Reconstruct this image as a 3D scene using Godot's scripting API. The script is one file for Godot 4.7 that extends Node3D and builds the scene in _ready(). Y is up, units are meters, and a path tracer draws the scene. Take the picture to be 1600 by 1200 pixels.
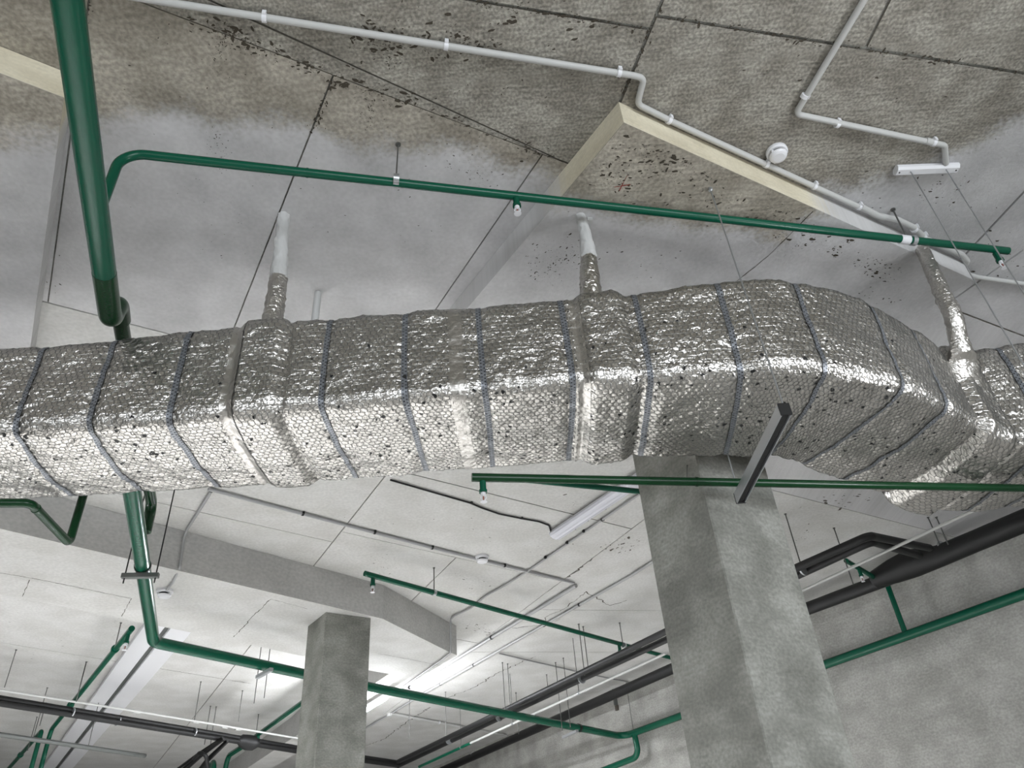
extends Node3D

const CEIL := 4.57        # underside of the slab
const DROP := 4.41        # underside of the drop panels
const BEAM := 4.20        # underside of the far beam
const WALL_P := Vector3(2.12, 0.0, -12.322)
const WALL_D := Vector3(0.514, 0.0, 0.858)
const WALL_N := Vector3(-0.858, 0.0, 0.514)

const PANELS_ROUGH := [
	[-1.444, -1.184, 0.319, -2.335, 0.475, -2.422, 0.693, -1.716],
	[-1.469, -1.182, -1.997, -1.047, 0.295, -2.329],
	[-0.587, -1.383, 0.698, -1.701, 2.012, 2.532],
	[-2.016, -1.030, -0.604, -1.379, 2.015, 2.557, 3.386, 6.992, -16.384, 6.994],
	[2.463, 3.972, 0.730, -1.650, 1.663, -1.873],
	[2.476, 3.994, 1.678, -1.876, 12.992, -4.578, 12.992, 6.992, 3.403, 6.992],
	[2.986, -2.205, 0.725, -1.665, 0.489, -2.430, 2.645, -3.634],
	[3.607, -2.353, 3.002, -2.209, 2.660, -3.642, 2.814, -3.728],
	[3.623, -2.357, 2.828, -3.736, 12.992, -9.414, 12.992, -4.594],
]
const PANELS_MID := [
	[-16.996, 6.407, -2.586, -3.029, -1.475, -1.346, -16.409, 6.996, -16.996, 6.996],
	[-2.580, -3.034, -1.769, -3.565, -0.662, -1.800, -1.468, -1.350],
	[-1.762, -3.569, -0.904, -4.131, 0.235, -2.301, -0.655, -1.804],
	[-0.897, -4.136, 12.996, -13.234, 12.996, -9.430, 0.242, -2.305],
]
const PANELS_SMOOTH := [
	[-1.842, -6.575, -0.522, -4.393, -14.628, 4.850],
	[-4.505, -10.979, -1.848, -6.585, -14.646, 4.856, -16.994, 6.394, -16.994, 5.249],
	[-4.512, -10.990, -16.994, 5.230, -16.994, -24.994, -12.979, -24.994],
	[1.059, -6.845, 1.616, -5.794, -0.512, -4.400, -1.032, -5.260],
	[0.372, -8.142, 1.053, -6.856, -1.039, -5.270, -1.699, -6.363],
	[-0.727, -7.214, -1.705, -6.373, -12.965, -24.994, -10.535, -24.994],
	[-0.750, -10.258, 0.366, -8.153, -0.718, -7.222, -1.812, -9.206],
	[-0.756, -10.269, -1.818, -9.217, -10.522, -24.994, -8.562, -24.994],
	[11.282, -12.120, 1.627, -5.800, -0.080, -9.020],
	[11.296, -12.133, -0.086, -9.031, -0.939, -10.639, 12.994, -14.770, 12.994, -13.245],
	[-0.944, -10.650, -8.548, -24.994, 12.994, -24.994, 12.994, -14.782],
]


class MB:
	var v := PackedVector3Array()
	var n := PackedVector3Array()
	var u := PackedVector2Array()
	var u2 := PackedVector2Array()   # plan position over the sprayed area, for the paint layer
	var sprayed := false
	var ix := PackedInt32Array()
	func plan(p: Vector3) -> Vector2:
		return Vector2(clampf((p.x + 4.0) / 8.0, 0.002, 0.998), clampf((p.z + 4.0) / 4.0, 0.004, 0.996))
	func tri(a: Vector3, b: Vector3, c: Vector3, na: Vector3, nb: Vector3, nc: Vector3) -> void:
		var s := v.size()
		v.append(a); v.append(b); v.append(c)
		n.append(na); n.append(nb); n.append(nc)
		u.append(Vector2(a.x + a.y, a.z)); u.append(Vector2(b.x + b.y, b.z)); u.append(Vector2(c.x + c.y, c.z))
		if sprayed:
			u2.append(plan(a)); u2.append(plan(b)); u2.append(plan(c))
		if (c - a).cross(b - a).dot(na + nb + nc) >= 0.0:
			ix.append(s); ix.append(s + 1); ix.append(s + 2)
		else:
			ix.append(s); ix.append(s + 2); ix.append(s + 1)
	func quad(a: Vector3, b: Vector3, c: Vector3, d: Vector3, nn: Vector3) -> void:
		tri(a, b, c, nn, nn, nn)
		tri(a, c, d, nn, nn, nn)
	# rows x cols vertices given row by row; wrap joins the last column to the first
	func grid(pv: PackedVector3Array, pn: PackedVector3Array, pu: PackedVector2Array, rows: int, cols: int, wrap := false) -> void:
		var s := v.size()
		v.append_array(pv); n.append_array(pn); u.append_array(pu)
		var r0: int = rows / 2 - 1 if rows > 3 else 0
		var a0 := r0 * cols
		var ok := (pv[a0 + cols] - pv[a0]).cross(pv[a0 + 1] - pv[a0]).dot(pn[a0]) >= 0.0
		var last := cols if wrap else cols - 1
		for r in rows - 1:
			for c in last:
				var c2 := (c + 1) % cols
				var a := s + r * cols + c
				var b := s + r * cols + c2
				var d := s + (r + 1) * cols + c
				var e := s + (r + 1) * cols + c2
				if ok:
					ix.append(a); ix.append(b); ix.append(d); ix.append(b); ix.append(e); ix.append(d)
				else:
					ix.append(a); ix.append(d); ix.append(b); ix.append(b); ix.append(d); ix.append(e)
	func mesh() -> ArrayMesh:
		var arr := []
		arr.resize(Mesh.ARRAY_MAX)
		arr[Mesh.ARRAY_VERTEX] = v
		arr[Mesh.ARRAY_NORMAL] = n
		arr[Mesh.ARRAY_TEX_UV] = u
		if sprayed: arr[Mesh.ARRAY_TEX_UV2] = u2
		arr[Mesh.ARRAY_INDEX] = ix
		var m := ArrayMesh.new()
		m.add_surface_from_arrays(Mesh.PRIMITIVE_TRIANGLES, arr)
		return m
	func frame(dir: Vector3) -> Array:
		var side := dir.cross(Vector3.UP if absf(dir.y) < 0.9 else Vector3.RIGHT).normalized()
		return [side, side.cross(dir).normalized()]
	func tube(pts: Array, rad, seg := 12, caps := true) -> void:
		var m := pts.size()
		var pv := PackedVector3Array()
		var pn := PackedVector3Array()
		var pu := PackedVector2Array()
		var dirs := []
		for i in m:
			var d := Vector3.ZERO
			if i > 0: d += (pts[i] - pts[i - 1]).normalized()
			if i < m - 1: d += (pts[i + 1] - pts[i]).normalized()
			dirs.append(d.normalized())
		var x: Vector3 = frame(dirs[0])[0]
		var len := 0.0
		for i in m:
			var d: Vector3 = dirs[i]
			x = (x - d * x.dot(d)).normalized()
			var y := d.cross(x)
			if i > 0: len += (pts[i] - pts[i - 1]).length()
			var r: float = rad[i] if rad is Array else rad
			var k := 1.0
			if i > 0 and i < m - 1:
				k = 1.0 / maxf(0.6, dirs[i].dot((pts[i + 1] - pts[i]).normalized()))
			for j in seg:
				var a := TAU * j / seg
				var q := x * cos(a) + y * sin(a)
				pv.append(pts[i] + q * r * (k if m == 3 else 1.0))
				pn.append(q)
				pu.append(Vector2(float(j) / seg, len))
		grid(pv, pn, pu, m, seg, true)
		if caps:
			for e in [0, m - 1]:
				var nn: Vector3 = -dirs[0] if e == 0 else dirs[m - 1]
				for j in seg:
					tri(pts[e], pv[e * seg + j], pv[e * seg + (j + 1) % seg], nn, nn, nn)
	# the polygon cut along the edges of the sprayed area
	func cut(poly: PackedVector2Array) -> Array:
		var out := []
		var xs := [-40.0, -4.0, 4.0, 40.0]
		var zs := [-40.0, -4.0, 0.0, 40.0]
		for i in 3:
			for j in 3:
				out.append_array(Geometry2D.intersect_polygons(poly, PackedVector2Array([Vector2(xs[i], zs[j]), Vector2(xs[i + 1], zs[j]), Vector2(xs[i + 1], zs[j + 1]), Vector2(xs[i], zs[j + 1])])))
		return out
	# vertical prism over a polygon in (x, z)
	func prism(poly: PackedVector2Array, y0: float, y1: float) -> void:
		for piece in (cut(poly) if sprayed else [poly]):
			var t := Geometry2D.triangulate_polygon(piece)
			for i in range(0, t.size(), 3):
				for yy in [y0, y1]:
					var nn := Vector3.DOWN if yy == y0 else Vector3.UP
					var a: Vector2 = piece[t[i]]; var b: Vector2 = piece[t[i + 1]]; var c: Vector2 = piece[t[i + 2]]
					tri(Vector3(a.x, yy, a.y), Vector3(b.x, yy, b.y), Vector3(c.x, yy, c.y), nn, nn, nn)
		var cw := Geometry2D.is_polygon_clockwise(poly)
		for i in poly.size():
			var a := poly[i]; var b := poly[(i + 1) % poly.size()]
			var e := b - a
			var o := Vector2(e.y, -e.x).normalized() * (-1.0 if cw else 1.0)
			quad(Vector3(a.x, y0, a.y), Vector3(b.x, y0, b.y), Vector3(b.x, y1, b.y), Vector3(a.x, y1, a.y), Vector3(o.x, 0, o.y))
	# bar from a to b, w across and h high, edges chamfered by c
	func bar(a: Vector3, b: Vector3, w: float, h: float, c := 0.0, upv := Vector3.UP) -> void:
		var d := (b - a).normalized()
		var s := d.cross(upv).normalized()
		var t := s.cross(d).normalized()
		var pr := []
		if c > 0.0:
			pr = [[w / 2 - c, -h / 2], [w / 2, -h / 2 + c], [w / 2, h / 2 - c], [w / 2 - c, h / 2], [-w / 2 + c, h / 2], [-w / 2, h / 2 - c], [-w / 2, -h / 2 + c], [-w / 2 + c, -h / 2]]
		else:
			pr = [[w / 2, -h / 2], [w / 2, h / 2], [-w / 2, h / 2], [-w / 2, -h / 2]]
		loft(a, b, s, t, pr)
	func loft(a: Vector3, b: Vector3, s: Vector3, t: Vector3, pr: Array) -> void:
		var d := (b - a).normalized()
		var k := pr.size()
		for i in k:
			var p: Array = pr[i]; var q: Array = pr[(i + 1) % k]
			var o0: Vector3 = s * p[0] + t * p[1]
			var o1: Vector3 = s * q[0] + t * q[1]
			var nn := d.cross(o1 - o0).normalized()
			if nn.dot(o0 + o1) < 0.0: nn = -nn
			quad(a + o0, b + o0, b + o1, a + o1, nn)
			tri(a, a + o0, a + o1, -d, -d, -d)
			tri(b, b + o0, b + o1, d, d, d)
	# profile of [radius, height] turned about the axis from base along dir
	func lathe(base: Vector3, dir: Vector3, prof: Array, seg := 20) -> void:
		var f := frame(dir)
		var x: Vector3 = f[0]; var y: Vector3 = f[1]
		for i in prof.size() - 1:
			var r0: float = prof[i][0]; var h0: float = prof[i][1]
			var r1: float = prof[i + 1][0]; var h1: float = prof[i + 1][1]
			var sl := Vector2(h1 - h0, r0 - r1).normalized()
			for j in seg:
				var a := TAU * j / seg; var b := TAU * (j + 1) / seg
				var qa := x * cos(a) + y * sin(a); var qb := x * cos(b) + y * sin(b)
				var na := (qa * sl.x + dir * sl.y).normalized(); var nb := (qb * sl.x + dir * sl.y).normalized()
				if r0 > 0.0: tri(base + qa * r0 + dir * h0, base + qb * r0 + dir * h0, base + qb * r1 + dir * h1, na, nb, nb)
				if r1 > 0.0: tri(base + qa * r0 + dir * h0, base + qb * r1 + dir * h1, base + qa * r1 + dir * h1, na, nb, na)

var M := {}
var rng := RandomNumberGenerator.new()

func put(called: String, mb: MB, m: Material, parent: Node3D) -> MeshInstance3D:
	var o := MeshInstance3D.new()
	o.name = called
	o.mesh = mb.mesh()
	o.material_override = null
	o.mesh.surface_set_material(0, m)
	o.cast_shadow = GeometryInstance3D.SHADOW_CASTING_SETTING_ON
	if parent != self and parent.has_meta("base"):
		o.position = -parent.position
	parent.add_child(o, true)
	return o

func tag(o: Node3D, label: String, category: String, group := "") -> Node3D:
	o.set_meta("label", label)
	o.set_meta("category", category)
	if group: o.set_meta("group", group)
	return o

func thing(called: String, label: String, category: String, at: Vector3, group := "") -> Node3D:
	var o := Node3D.new()
	o.name = called
	o.position = at
	o.set_meta("base", true)
	tag(o, label, category, group)
	add_child(o, true)
	return o

func fillet(pts: Array, rad: float, k := 7) -> Array:
	var out := [pts[0]]
	for i in range(1, pts.size() - 1):
		var a: Vector3 = pts[i - 1]; var b: Vector3 = pts[i]; var c: Vector3 = pts[i + 1]
		var d1 := (a - b).normalized(); var d2 := (c - b).normalized()
		var half := acos(clampf(d1.dot(d2), -1.0, 1.0)) / 2.0
		var cut := minf(rad / tan(half), 0.45 * minf((a - b).length(), (c - b).length()))
		if PI - 2.0 * half < 0.05 or cut < 0.003:
			out.append(b)
			continue
		var r := cut * tan(half)
		var ctr := b + (d1 + d2).normalized() * (r / sin(half))
		var p0 := b + d1 * cut; var p1 := b + d2 * cut
		var q0 := (p0 - ctr).normalized(); var q1 := (p1 - ctr).normalized()
		for j in k + 1:
			out.append(ctr + q0.slerp(q1, float(j) / k) * r)
	out.append(pts[-1])
	return out

func tubem(pts: Array, rad, seg := 12, caps := true) -> MB:
	var mb := MB.new()
	mb.tube(pts, rad, seg, caps)
	return mb

# ---------------------------------------------------------------- materials
func srgb(r: float, g: float, b: float) -> Color:
	return Color(r, g, b)

func plain(c: Color, rough := 0.6, metal := 0.0) -> StandardMaterial3D:
	var m := StandardMaterial3D.new()
	m.albedo_color = c
	m.roughness = rough
	m.metallic = metal
	return m

func noise(s: int, freq: float, oct := 4, type := FastNoiseLite.TYPE_SIMPLEX_SMOOTH, fr := FastNoiseLite.FRACTAL_FBM) -> FastNoiseLite:
	var f := FastNoiseLite.new()
	f.seed = s
	f.noise_type = type
	f.frequency = freq
	f.fractal_type = fr
	f.fractal_octaves = oct
	return f

# cast concrete: large tone patches, fine grain, short trowel streaks and small dark pits
func concrete(s: int, c0: Color, c1: Color, grain: float, pits: float, size_m: float, relief: float, streak := 0.0) -> StandardMaterial3D:
	var k := 768
	var big := noise(s, 0.006, 5).get_seamless_image(k, k).get_data()
	var fine := noise(s + 1, 0.09, 4).get_seamless_image(k, k).get_data()
	var pit := noise(s + 2, 0.05, 3, FastNoiseLite.TYPE_SIMPLEX, FastNoiseLite.FRACTAL_RIDGED).get_seamless_image(k, k).get_data()
	var bytes := PackedByteArray()
	bytes.resize(k * k * 3)
	var hb := PackedByteArray()
	hb.resize(k * k)
	var at := 0
	for i in k * k:
		var t := clampf((big[i] - 60.0) / 130.0, 0.0, 1.0)
		var row := i / k
		var st := fine[(row * k + ((i % k) / 9)) % (k * k)]
		var g := 1.0 + grain * (fine[i] - 128.0) / 128.0 + streak * (st - 128.0) / 128.0
		if pit[i] > 236: g -= pits * (pit[i] - 236) / 19.0
		bytes[at] = clampi(int((c0.r + (c1.r - c0.r) * t) * g * 255.0), 0, 255)
		bytes[at + 1] = clampi(int((c0.g + (c1.g - c0.g) * t) * g * 255.0), 0, 255)
		bytes[at + 2] = clampi(int((c0.b + (c1.b - c0.b) * t) * g * 255.0), 0, 255)
		hb[i] = clampi(int(110 + (fine[i] - 128) * 0.8 + (big[i] - 128) * 0.25 - (60 if pit[i] > 240 else 0)), 0, 255)
		at += 3
	var m := plain(Color.WHITE, 0.88)
	m.albedo_texture = ImageTexture.create_from_image(Image.create_from_data(k, k, false, Image.FORMAT_RGB8, bytes))
	m.heightmap_enabled = true
	m.heightmap_texture = ImageTexture.create_from_image(Image.create_from_data(k, k, false, Image.FORMAT_L8, hb))
	m.heightmap_scale = relief
	m.uv1_triplanar = true
	m.uv1_world_triplanar = true
	m.uv1_scale = Vector3.ONE / size_m
	return m

# white spray paint that covers the ceiling beyond a ragged line; the nearer concrete was left raw
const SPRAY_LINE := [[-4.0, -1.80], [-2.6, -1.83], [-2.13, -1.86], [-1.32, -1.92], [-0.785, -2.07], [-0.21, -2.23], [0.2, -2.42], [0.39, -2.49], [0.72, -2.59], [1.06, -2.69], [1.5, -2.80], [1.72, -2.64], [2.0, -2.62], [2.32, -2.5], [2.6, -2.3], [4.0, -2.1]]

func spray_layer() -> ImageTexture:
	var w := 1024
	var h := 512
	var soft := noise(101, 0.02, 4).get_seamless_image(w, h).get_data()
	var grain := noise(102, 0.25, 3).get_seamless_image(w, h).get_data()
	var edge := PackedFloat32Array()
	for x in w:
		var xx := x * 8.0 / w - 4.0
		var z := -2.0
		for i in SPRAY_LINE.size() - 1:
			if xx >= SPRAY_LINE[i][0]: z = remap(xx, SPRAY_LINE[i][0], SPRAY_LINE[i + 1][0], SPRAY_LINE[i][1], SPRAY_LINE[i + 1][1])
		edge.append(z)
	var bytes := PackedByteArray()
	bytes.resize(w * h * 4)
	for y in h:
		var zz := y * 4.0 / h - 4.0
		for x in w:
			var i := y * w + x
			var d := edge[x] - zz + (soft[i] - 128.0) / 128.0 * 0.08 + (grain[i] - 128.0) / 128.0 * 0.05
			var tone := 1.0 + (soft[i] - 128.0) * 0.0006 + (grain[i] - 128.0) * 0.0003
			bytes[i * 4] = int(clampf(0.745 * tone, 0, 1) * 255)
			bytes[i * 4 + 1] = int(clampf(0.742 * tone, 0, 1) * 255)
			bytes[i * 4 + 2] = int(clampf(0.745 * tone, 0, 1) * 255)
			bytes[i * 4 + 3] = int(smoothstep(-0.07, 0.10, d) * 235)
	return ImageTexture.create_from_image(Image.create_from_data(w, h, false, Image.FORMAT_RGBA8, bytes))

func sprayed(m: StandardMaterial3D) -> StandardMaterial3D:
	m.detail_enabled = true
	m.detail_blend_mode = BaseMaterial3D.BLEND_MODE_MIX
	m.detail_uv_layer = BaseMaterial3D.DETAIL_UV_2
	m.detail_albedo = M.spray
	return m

const HEX_A := 0.026
const HEX_B := 0.0225
const TILE := Vector2(1.04, 1.08)

# quilted aluminium foil: pillows between the wires of the netting, creases and crinkles
func foil() -> StandardMaterial3D:
	var k := 1024
	var cr := noise(71, 0.018, 4, FastNoiseLite.TYPE_SIMPLEX, FastNoiseLite.FRACTAL_RIDGED).get_seamless_image(k, k).get_data()
	var cell := noise(72, 0.035, 2, FastNoiseLite.TYPE_CELLULAR).get_seamless_image(k, k).get_data()
	var fine := noise(73, 0.05, 3).get_seamless_image(k, k).get_data()
	# long creases, drawn out along the duct
	var wide := noise(74, 0.030, 3, FastNoiseLite.TYPE_SIMPLEX, FastNoiseLite.FRACTAL_RIDGED).get_seamless_image(k / 4, k)
	wide.resize(k, k, Image.INTERPOLATE_CUBIC)
	var wr := wide.get_data()
	var h := PackedByteArray()
	h.resize(k * k)
	for y in k:
		var vv := y * TILE.y / k
		var r := int(floor(vv / HEX_B))
		for x in k:
			var uu := x * TILE.x / k
			var d1 := 9.0
			var d2 := 9.0
			for rr in [r, r + 1]:
				var off := 0.5 * HEX_A if posmod(rr, 2) else 0.0
				var dx := uu - off
				dx -= HEX_A * roundf(dx / HEX_A)
				var dy: float = vv - rr * HEX_B
				var d := sqrt(dx * dx + dy * dy)
				if d < d1:
					d2 = d1
					d1 = d
				elif d < d2:
					d2 = d
				dx = HEX_A - absf(dx)
				d = sqrt(dx * dx + dy * dy)
				if d < d2: d2 = d
			var pil := clampf((d2 - d1) / (0.7 * HEX_A), 0.0, 1.0)
			pil = 1.0 - (1.0 - pil) * (1.0 - pil)
			var i := y * k + x
			h[i] = clampi(int(38.0 * pil + 0.16 * cr[(y * k * 2 + x) % (k * k)] + 0.30 * maxf(0.0, wr[i] - 120.0) + 0.22 * cell[i] + 0.10 * fine[i]), 0, 255)
	var m := plain(srgb(0.80, 0.785, 0.765), 0.30, 1.0)
	m.heightmap_enabled = true
	m.heightmap_texture = ImageTexture.create_from_image(Image.create_from_data(k, k, false, Image.FORMAT_L8, h))
	m.heightmap_scale = 0.75
	m.uv1_scale = Vector3(1.0 / TILE.x, 1.0 / TILE.y, 1)
	return m

func perforated() -> StandardMaterial3D:
	var im := Image.create(32, 32, false, Image.FORMAT_RGB8)
	im.fill(Color(0.50, 0.51, 0.53))
	for q in [Vector2(8, 8), Vector2(24, 24)]:
		for y in 32:
			for x in 32:
				if Vector2(x, y).distance_to(q) < 5.0: im.set_pixel(x, y, Color(0.06, 0.06, 0.06))
	var m := plain(Color.WHITE, 0.42, 0.6)
	m.albedo_texture = ImageTexture.create_from_image(im)
	return m

func painted(c: Color, rough: float) -> StandardMaterial3D:
	var m := plain(c, rough)
	m.metallic_specular = 0.4
	var nt := ImageTexture.create_from_image(noise(31, 0.05, 3).get_seamless_image(256, 256))
	m.heightmap_enabled = true
	m.heightmap_texture = nt
	m.heightmap_scale = 0.04
	m.uv1_triplanar = true
	m.uv1_world_triplanar = true
	m.uv1_scale = Vector3.ONE * 4.0
	return m

func materials() -> void:
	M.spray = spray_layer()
	M.rough = concrete(11, srgb(0.505, 0.487, 0.45), srgb(0.60, 0.585, 0.548), 0.24, 0.10, 1.3, 0.22, 0.15)
	M.mid = concrete(21, srgb(0.55, 0.525, 0.48), srgb(0.65, 0.625, 0.58), 0.17, 0.26, 1.8, 0.12, 0.07)
	M.smooth = concrete(31, srgb(0.735, 0.73, 0.715), srgb(0.772, 0.768, 0.757), 0.05, 0.10, 2.6, 0.08, 0.015)
	M.column = concrete(41, srgb(0.43, 0.43, 0.405), srgb(0.56, 0.56, 0.535), 0.16, 0.18, 1.5, 0.12, 0.05)
	M.drop = concrete(51, srgb(0.55, 0.525, 0.475), srgb(0.66, 0.635, 0.585), 0.16, 0.30, 1.7, 0.22, 0.12)
	M.grey = concrete(21, srgb(0.675, 0.67, 0.66), srgb(0.735, 0.73, 0.72), 0.09, 0.16, 2.6, 0.08, 0.02)
	M.wall = concrete(61, srgb(0.555, 0.55, 0.53), srgb(0.66, 0.655, 0.635), 0.14, 0.16, 2.2, 0.14, 0.04)
	M.render = concrete(66, srgb(0.76, 0.725, 0.635), srgb(0.84, 0.81, 0.725), 0.06, 0.14, 1.3, 0.10, 0.03)
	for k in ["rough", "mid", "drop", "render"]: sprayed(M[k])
	M.floor = plain(srgb(0.72, 0.715, 0.70), 0.7)
	M.foil = foil()
	M.strap = perforated()
	M.tape = M.foil.duplicate()
	M.tape.heightmap_scale = 0.3
	M.tape.roughness = 0.36
	M.wire = plain(srgb(0.50, 0.50, 0.49), 0.34, 0.75)
	M.green = painted(srgb(0.015, 0.30, 0.22), 0.27)
	M.green_old = painted(srgb(0.03, 0.20, 0.095), 0.27)
	M.pvc = plain(srgb(0.72, 0.72, 0.71), 0.45)
	M.whitewash = plain(srgb(0.78, 0.78, 0.775), 0.6, 0.15)
	M.white = plain(srgb(0.86, 0.86, 0.87), 0.4)
	M.lens = plain(srgb(0.80, 0.80, 0.83), 0.35)
	M.dark = plain(srgb(0.05, 0.05, 0.05), 0.6)
	M.rubber = plain(srgb(0.022, 0.022, 0.024), 0.55)
	M.rod = plain(srgb(0.42, 0.42, 0.41), 0.45, 0.7)
	M.zinc = plain(srgb(0.72, 0.73, 0.74), 0.35, 0.85)
	M.steel = plain(srgb(0.42, 0.43, 0.42), 0.5, 0.6)
	M.mould = plain(srgb(0.25, 0.225, 0.185), 0.95)
	M.grime = plain(srgb(0.33, 0.31, 0.28), 0.95)
	M.red = plain(srgb(0.55, 0.16, 0.13), 0.9)
	M.glass = plain(srgb(0.55, 0.30, 0.25), 0.15)
	M.cable = plain(srgb(0.60, 0.60, 0.60), 0.5)
	M.pane = plain(Color(0.8, 0.82, 0.85), 0.5)
	M.pane.emission_enabled = true
	M.pane.emission = DAY
	M.pane.emission_energy_multiplier = 2.0
	M.tube_glow = plain(Color.WHITE, 0.4)
	M.tube_glow.emission_enabled = true
	M.tube_glow.emission = Color(1.0, 0.98, 0.94)
	M.tube_glow.emission_energy_multiplier = 6.0

# ---------------------------------------------------------------- light
const COOL := Color(0.97, 0.98, 1.0)
const DAY := Color(0.95, 0.975, 1.0)

# hanging strip lamp with a bare tube under a slim housing; the lamps' own light is set just under the tube
func strip_lamp(called: String, label: String, a: Vector3, b: Vector3, energy: float, col: Color, hung: float, shaded := 0.0) -> Node3D:
	var t := thing(called, label, "lamp", (a + b) / 2)
	var up := Vector3(0, 0.05, 0)
	var mb := MB.new(); mb.bar(a + up, b + up, 0.07, 0.05, 0.008)
	put("housing", mb, M.white, t)
	put("lamp_tube", tubem([a.lerp(b, 0.03), a.lerp(b, 0.97)], 0.013, 12), M.tube_glow, t)
	if hung > 0.0:
		for q in [0.12, 0.88]:
			var p := a.lerp(b, q) + up
			put("suspension_wire", tubem([p, Vector3(p.x, hung, p.z)], 0.002, 6), M.rod, t)
	if hung < 0.0:  # floor stand, only under the added fill lamps
		var mid := (a + b) / 2 + up
		put("stand_pole", tubem([mid, Vector3(mid.x, 0.25, mid.z)], 0.016, 10), M.steel, t)
		for k in 3:
			var w := TAU * k / 3.0
			put("stand_leg", tubem([Vector3(mid.x, 0.7, mid.z), Vector3(mid.x + 0.45 * cos(w), 0.012, mid.z + 0.45 * sin(w))], 0.011, 8), M.steel, t)
	if shaded > 0.0:
		# opaque reflector over the tube: it only shines down
		mb = MB.new()
		var sd := (b - a).normalized().cross(Vector3.UP)
		mb.loft(a, b, sd, Vector3.UP, [[0.10, -0.02], [0.05, 0.03], [-0.05, 0.03], [-0.10, -0.02], [-0.105, -0.018], [-0.052, 0.036], [0.052, 0.036], [0.105, -0.018]])
		put("reflector", mb, M.white, t)
		var ar := AreaLight3D.new()
		ar.name = "tube_light"
		ar.area_size = Vector2((b - a).length(), 0.12)
		ar.area_normalize_energy = true
		ar.light_energy = shaded
		ar.light_color = col
		ar.area_range = 40.0
		ar.area_attenuation = 2.0
		ar.shadow_enabled = true
		var bx := (b - a).normalized()
		ar.transform = Transform3D(Basis(bx, bx.cross(Vector3.DOWN) * -1.0, Vector3.UP), (a + b) / 2 - Vector3(0, 0.03, 0) - t.position)
		t.add_child(ar, true)
	for q in ([] if energy <= 0.0 else [0.18, 0.5, 0.82]):
		var l := OmniLight3D.new()
		l.name = "tube_light"
		l.light_energy = energy / 3.0
		l.light_color = col
		l.light_size = 0.03
		l.omni_range = 40.0
		l.omni_attenuation = 2.0
		l.shadow_enabled = true
		l.position = a.lerp(b, q) - Vector3(0, 0.05, 0) - t.position
		t.add_child(l, true)
	return t

func _ready() -> void:
	rng.seed = 4711
	var cam := Camera3D.new()
	cam.name = "camera"
	cam.transform = Transform3D(Basis(Vector3(0.996592, -0.067396, -0.047564), Vector3(0.082489, 0.814238, 0.574641), Vector3(0.000000, -0.576606, 0.817022)), Vector3(0, 1.6, 0))
	cam.fov = 54.9020
	cam.near = 0.05
	cam.far = 200.0
	cam.current = true
	add_child(cam)
	var env := Environment.new()
	env.background_mode = Environment.BG_COLOR
	env.background_color = Color(0.02, 0.02, 0.02)
	env.tonemap_mode = Environment.TONE_MAPPER_LINEAR
	env.tonemap_exposure = 1.0
	env.sdfgi_enabled = true
	env.ssao_enabled = true
	env.ssil_enabled = true
	var we := WorldEnvironment.new()
	we.name = "world"
	we.environment = env
	add_child(we)
	materials()
	window("window_1", 1.2, 10.5, 0.3, 2.9, 8.6)
	window("window_2", -9.0, -1.5, 1.1, 2.8, 4.5)
	lamps()
	shell()
	structure()
	duct()
	green_pipes()
	conduits()
	fittings()
	far_services()

func lamps() -> void:
	# the lamp that shows beside the far column, under the beam
	strip_lamp("strip_lamp", "lit strip lamp under the far beam beside the slim column", Vector3(-2.062, 4.080, -10.770), Vector3(-2.868, 4.080, -12.016), 7.0, COOL, 0.0)
	# unseen fill lamps on stands below the frame, added to brighten the far bays
	strip_lamp("fill_lamp", "added strip fill lamp on a stand at the far left", Vector3(-7.0, 2.15, -5.8), Vector3(-5.6, 2.15, -5.8), 3.8, COOL, -1.0)
	strip_lamp("fill_lamp", "added shaded strip fill lamp on a stand just beyond the duct on the left", Vector3(-4.7, 2.0, -4.8), Vector3(-3.4, 2.0, -4.8), 0.0, COOL, -1.0, 27.0)
	strip_lamp("fill_lamp", "added shaded strip fill lamp on a stand beyond the duct between the columns", Vector3(-2.7, 2.0, -5.5), Vector3(-1.4, 2.0, -5.5), 6.0, COOL, -1.0, 16.0)
	strip_lamp("fill_lamp", "added shaded strip fill lamp on a stand in the far left bay", Vector3(-8.2, 2.4, -8.0), Vector3(-7.2, 2.4, -9.2), 0.0, COOL, -1.0, 15.0)
	strip_lamp("fill_lamp", "added shaded strip fill lamp on a stand beyond the slim column", Vector3(-5.6, 2.0, -13.8), Vector3(-4.6, 2.0, -12.6), 0.0, COOL, -1.0, 24.0)
	strip_lamp("fill_lamp", "added shaded strip fill lamp on a stand in the far bay beside the concrete wall", Vector3(-1.6, 2.2, -10.6), Vector3(-0.8, 2.2, -9.3), 0.0, COOL, -1.0, 40.0)
	strip_lamp("hanging_lamp", "lit strip lamp hung from the right hand junction strip", Vector3(2.75, 2.75, -2.55), Vector3(3.0, 2.75, -1.3), 2.0, COOL, CEIL)

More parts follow.
